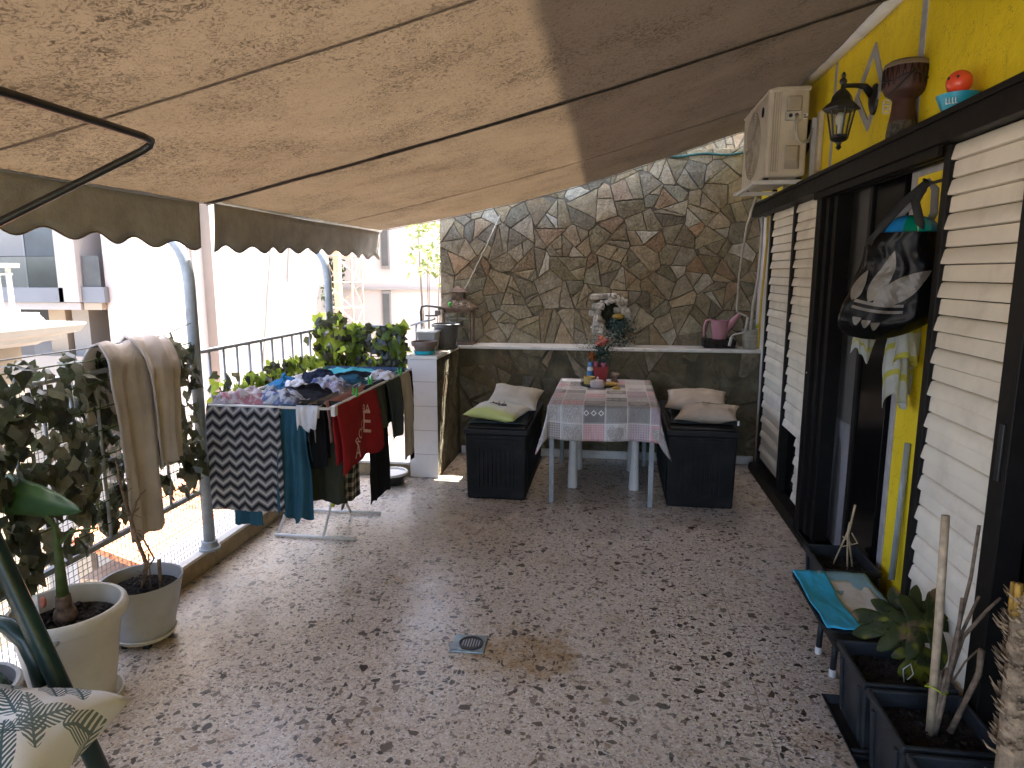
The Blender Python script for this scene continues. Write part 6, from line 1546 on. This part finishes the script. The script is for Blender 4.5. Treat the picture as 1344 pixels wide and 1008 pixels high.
for k in range(6): fs += [(k*n+i, k*n+(i+1)%n, (k+1)*n+(i+1)%n, (k+1)*n+i) for i in range(n)]
wb(MB().add(vs, fs), 'basin', M['blackplastic'], tr, smooth=40)
for x, y in ((.93,2.88),(.937,2.71),(1.09,2.88),(1.09,2.71)):
    lg = wb(MB().tube([(x,y,.034),(x+.004,y,.165)], .0125, 12), 'leg', M['planter'], tr, smooth=True); wb(MB().lathe([(.0135,.001),(.015,.004),(.015,.033),(.0135,.0335)], (x,y,0), 12), 'foot_cap', M['whitemetal'], lg, smooth=35)
def padf(x0, x1, y0, y1, dip, seed):
    def fn(u, v):
        x, y = lerp(x0,x1,u), lerp(y0,y1,v); e = math.sin(PI*min(1,max(0,(x-.84)/.32)))*math.sin(PI*min(1,max(0,(y-2.53)/.52)))
        return (x+.006*fbm((v*3,seed,0),1,2), y+.006*fbm((u*3,seed,4),1,2), .310-dip*e**.8+.006*fbm((u*3,v*4,seed),1,3))
    return fn
M['padblue'] = plain('blue_pad', (.035,.42,.68), .6, .12, 6, .002, 60); M['padpale'] = plain('pale_pad', (.55,.50,.43), .8, .08, 6, .003, 40); M['padgrey'] = plain('grey_blue_pad_edge', (.18,.31,.36), .7, .1, 6)
o = wb(MB().grid(padf(.842,.985,2.535,3.045,.028,1), 14, 26), 'pad', M['padblue'], None, smooth=True, solid=.004); tag(o, 'bright blue pad along the near side of the black trough', 'pad')
o = wb(MB().grid(padf(.95,1.155,2.545,3.05,.045,2), 16, 26), 'pad', M['padgrey'], None, smooth=True, solid=.004); tag(o, 'grey blue pad under the pale sheet in the black trough', 'pad')
o = wb(MB().grid(padf(.985,1.135,2.57,2.99,.038,3), 14, 24), 'pad', M['padpale'], None, smooth=True, solid=.003); tag(o, 'pale sheet lying on top in the black trough', 'pad')
# floor drain
dr = thing('floor_drain', 'square metal floor drain in the rust stained terrazzo', 'drain', (-.60, 2.725, .001), R(2))
MB().box(-.075,.075,-.072,.072,0,.006).build('plate', M['drain'], dr, bevel=.002)
MB().lathe([(.052,.0062),(.055,.010),(.050,.010),(.047,.0065)], (.008,0,0), 32).build('ring', M['black'], dr, smooth=35)
g = MB()
for i in range(7): g.box(.008-.036+i*.012-.0025, .008-.036+i*.012+.0025, -.034+abs(i-3)*.004, .034-abs(i-3)*.004, .0062, .0085)
g.build('grating', M['steel'], dr); MB().obox((-.07,-.035,.008), (.03,.05,.004), rotz(.4)).build('chipped_corner', M['steel'], dr, bevel=.001)

# ================================================================== LIGHT, CAMERA
sun_dir = Vector((.675, 1.0, 2.70)).normalized()
sl = bpy.data.lights.new('sun', 'SUN'); sl.energy = 3.3; sl.angle = R(.53); sl.color = (1.0, .95, .87)
so = bpy.data.objects.new('sun', sl); col.objects.link(so); so.rotation_euler = sun_dir.to_track_quat('Z', 'Y').to_euler(); so.location = (3, 4, 12)
w = bpy.data.worlds.new('World'); sc.world = w; w.use_nodes = True; nt = w.node_tree; nt.nodes.clear()
sky = nt.nodes.new('ShaderNodeTexSky'); sky.sky_type = 'NISHITA'; sky.sun_disc = False
sky.sun_elevation = math.asin(sun_dir.z); sky.sun_rotation = math.atan2(sun_dir.x, sun_dir.y); sky.air_density = .65; sky.dust_density = 4.5; sky.ozone_density = .2
bgn = nt.nodes.new('ShaderNodeBackground'); bgn.inputs[1].default_value = .15; wo = nt.nodes.new('ShaderNodeOutputWorld')
nt.links.new(sky.outputs[0], bgn.inputs[0]); nt.links.new(bgn.outputs[0], wo.inputs[0])
cam = bpy.data.cameras.new('camera'); co = bpy.data.objects.new('camera', cam); col.objects.link(co)
cam.sensor_width = 36; cam.sensor_fit = 'HORIZONTAL'; cam.lens = 36*880/1344; cam.clip_start = .05; cam.clip_end = 600
co.location = (0, 0, 1.65); co.rotation_euler = (R(90-9.420), 0, R(8.480)); sc.camera = co
sc.render.engine = 'CYCLES'
cy = sc.cycles; cy.use_denoising = True; cy.max_bounces = 10; cy.diffuse_bounces = 6; cy.glossy_bounces = 4; cy.transmission_bounces = 6; cy.transparent_max_bounces = 10; cy.sample_clamp_indirect = 6.0; cy.caustics_reflective = False; cy.caustics_refractive = False
try: cy.denoiser = 'OPENIMAGEDENOISE'
except Exception: pass
vs_ = sc.view_settings; vs_.view_transform = 'Standard'; vs_.look = 'None'; vs_.exposure = EXPOSURE; vs_.gamma = 1.0; vs_.use_curve_mapping = False
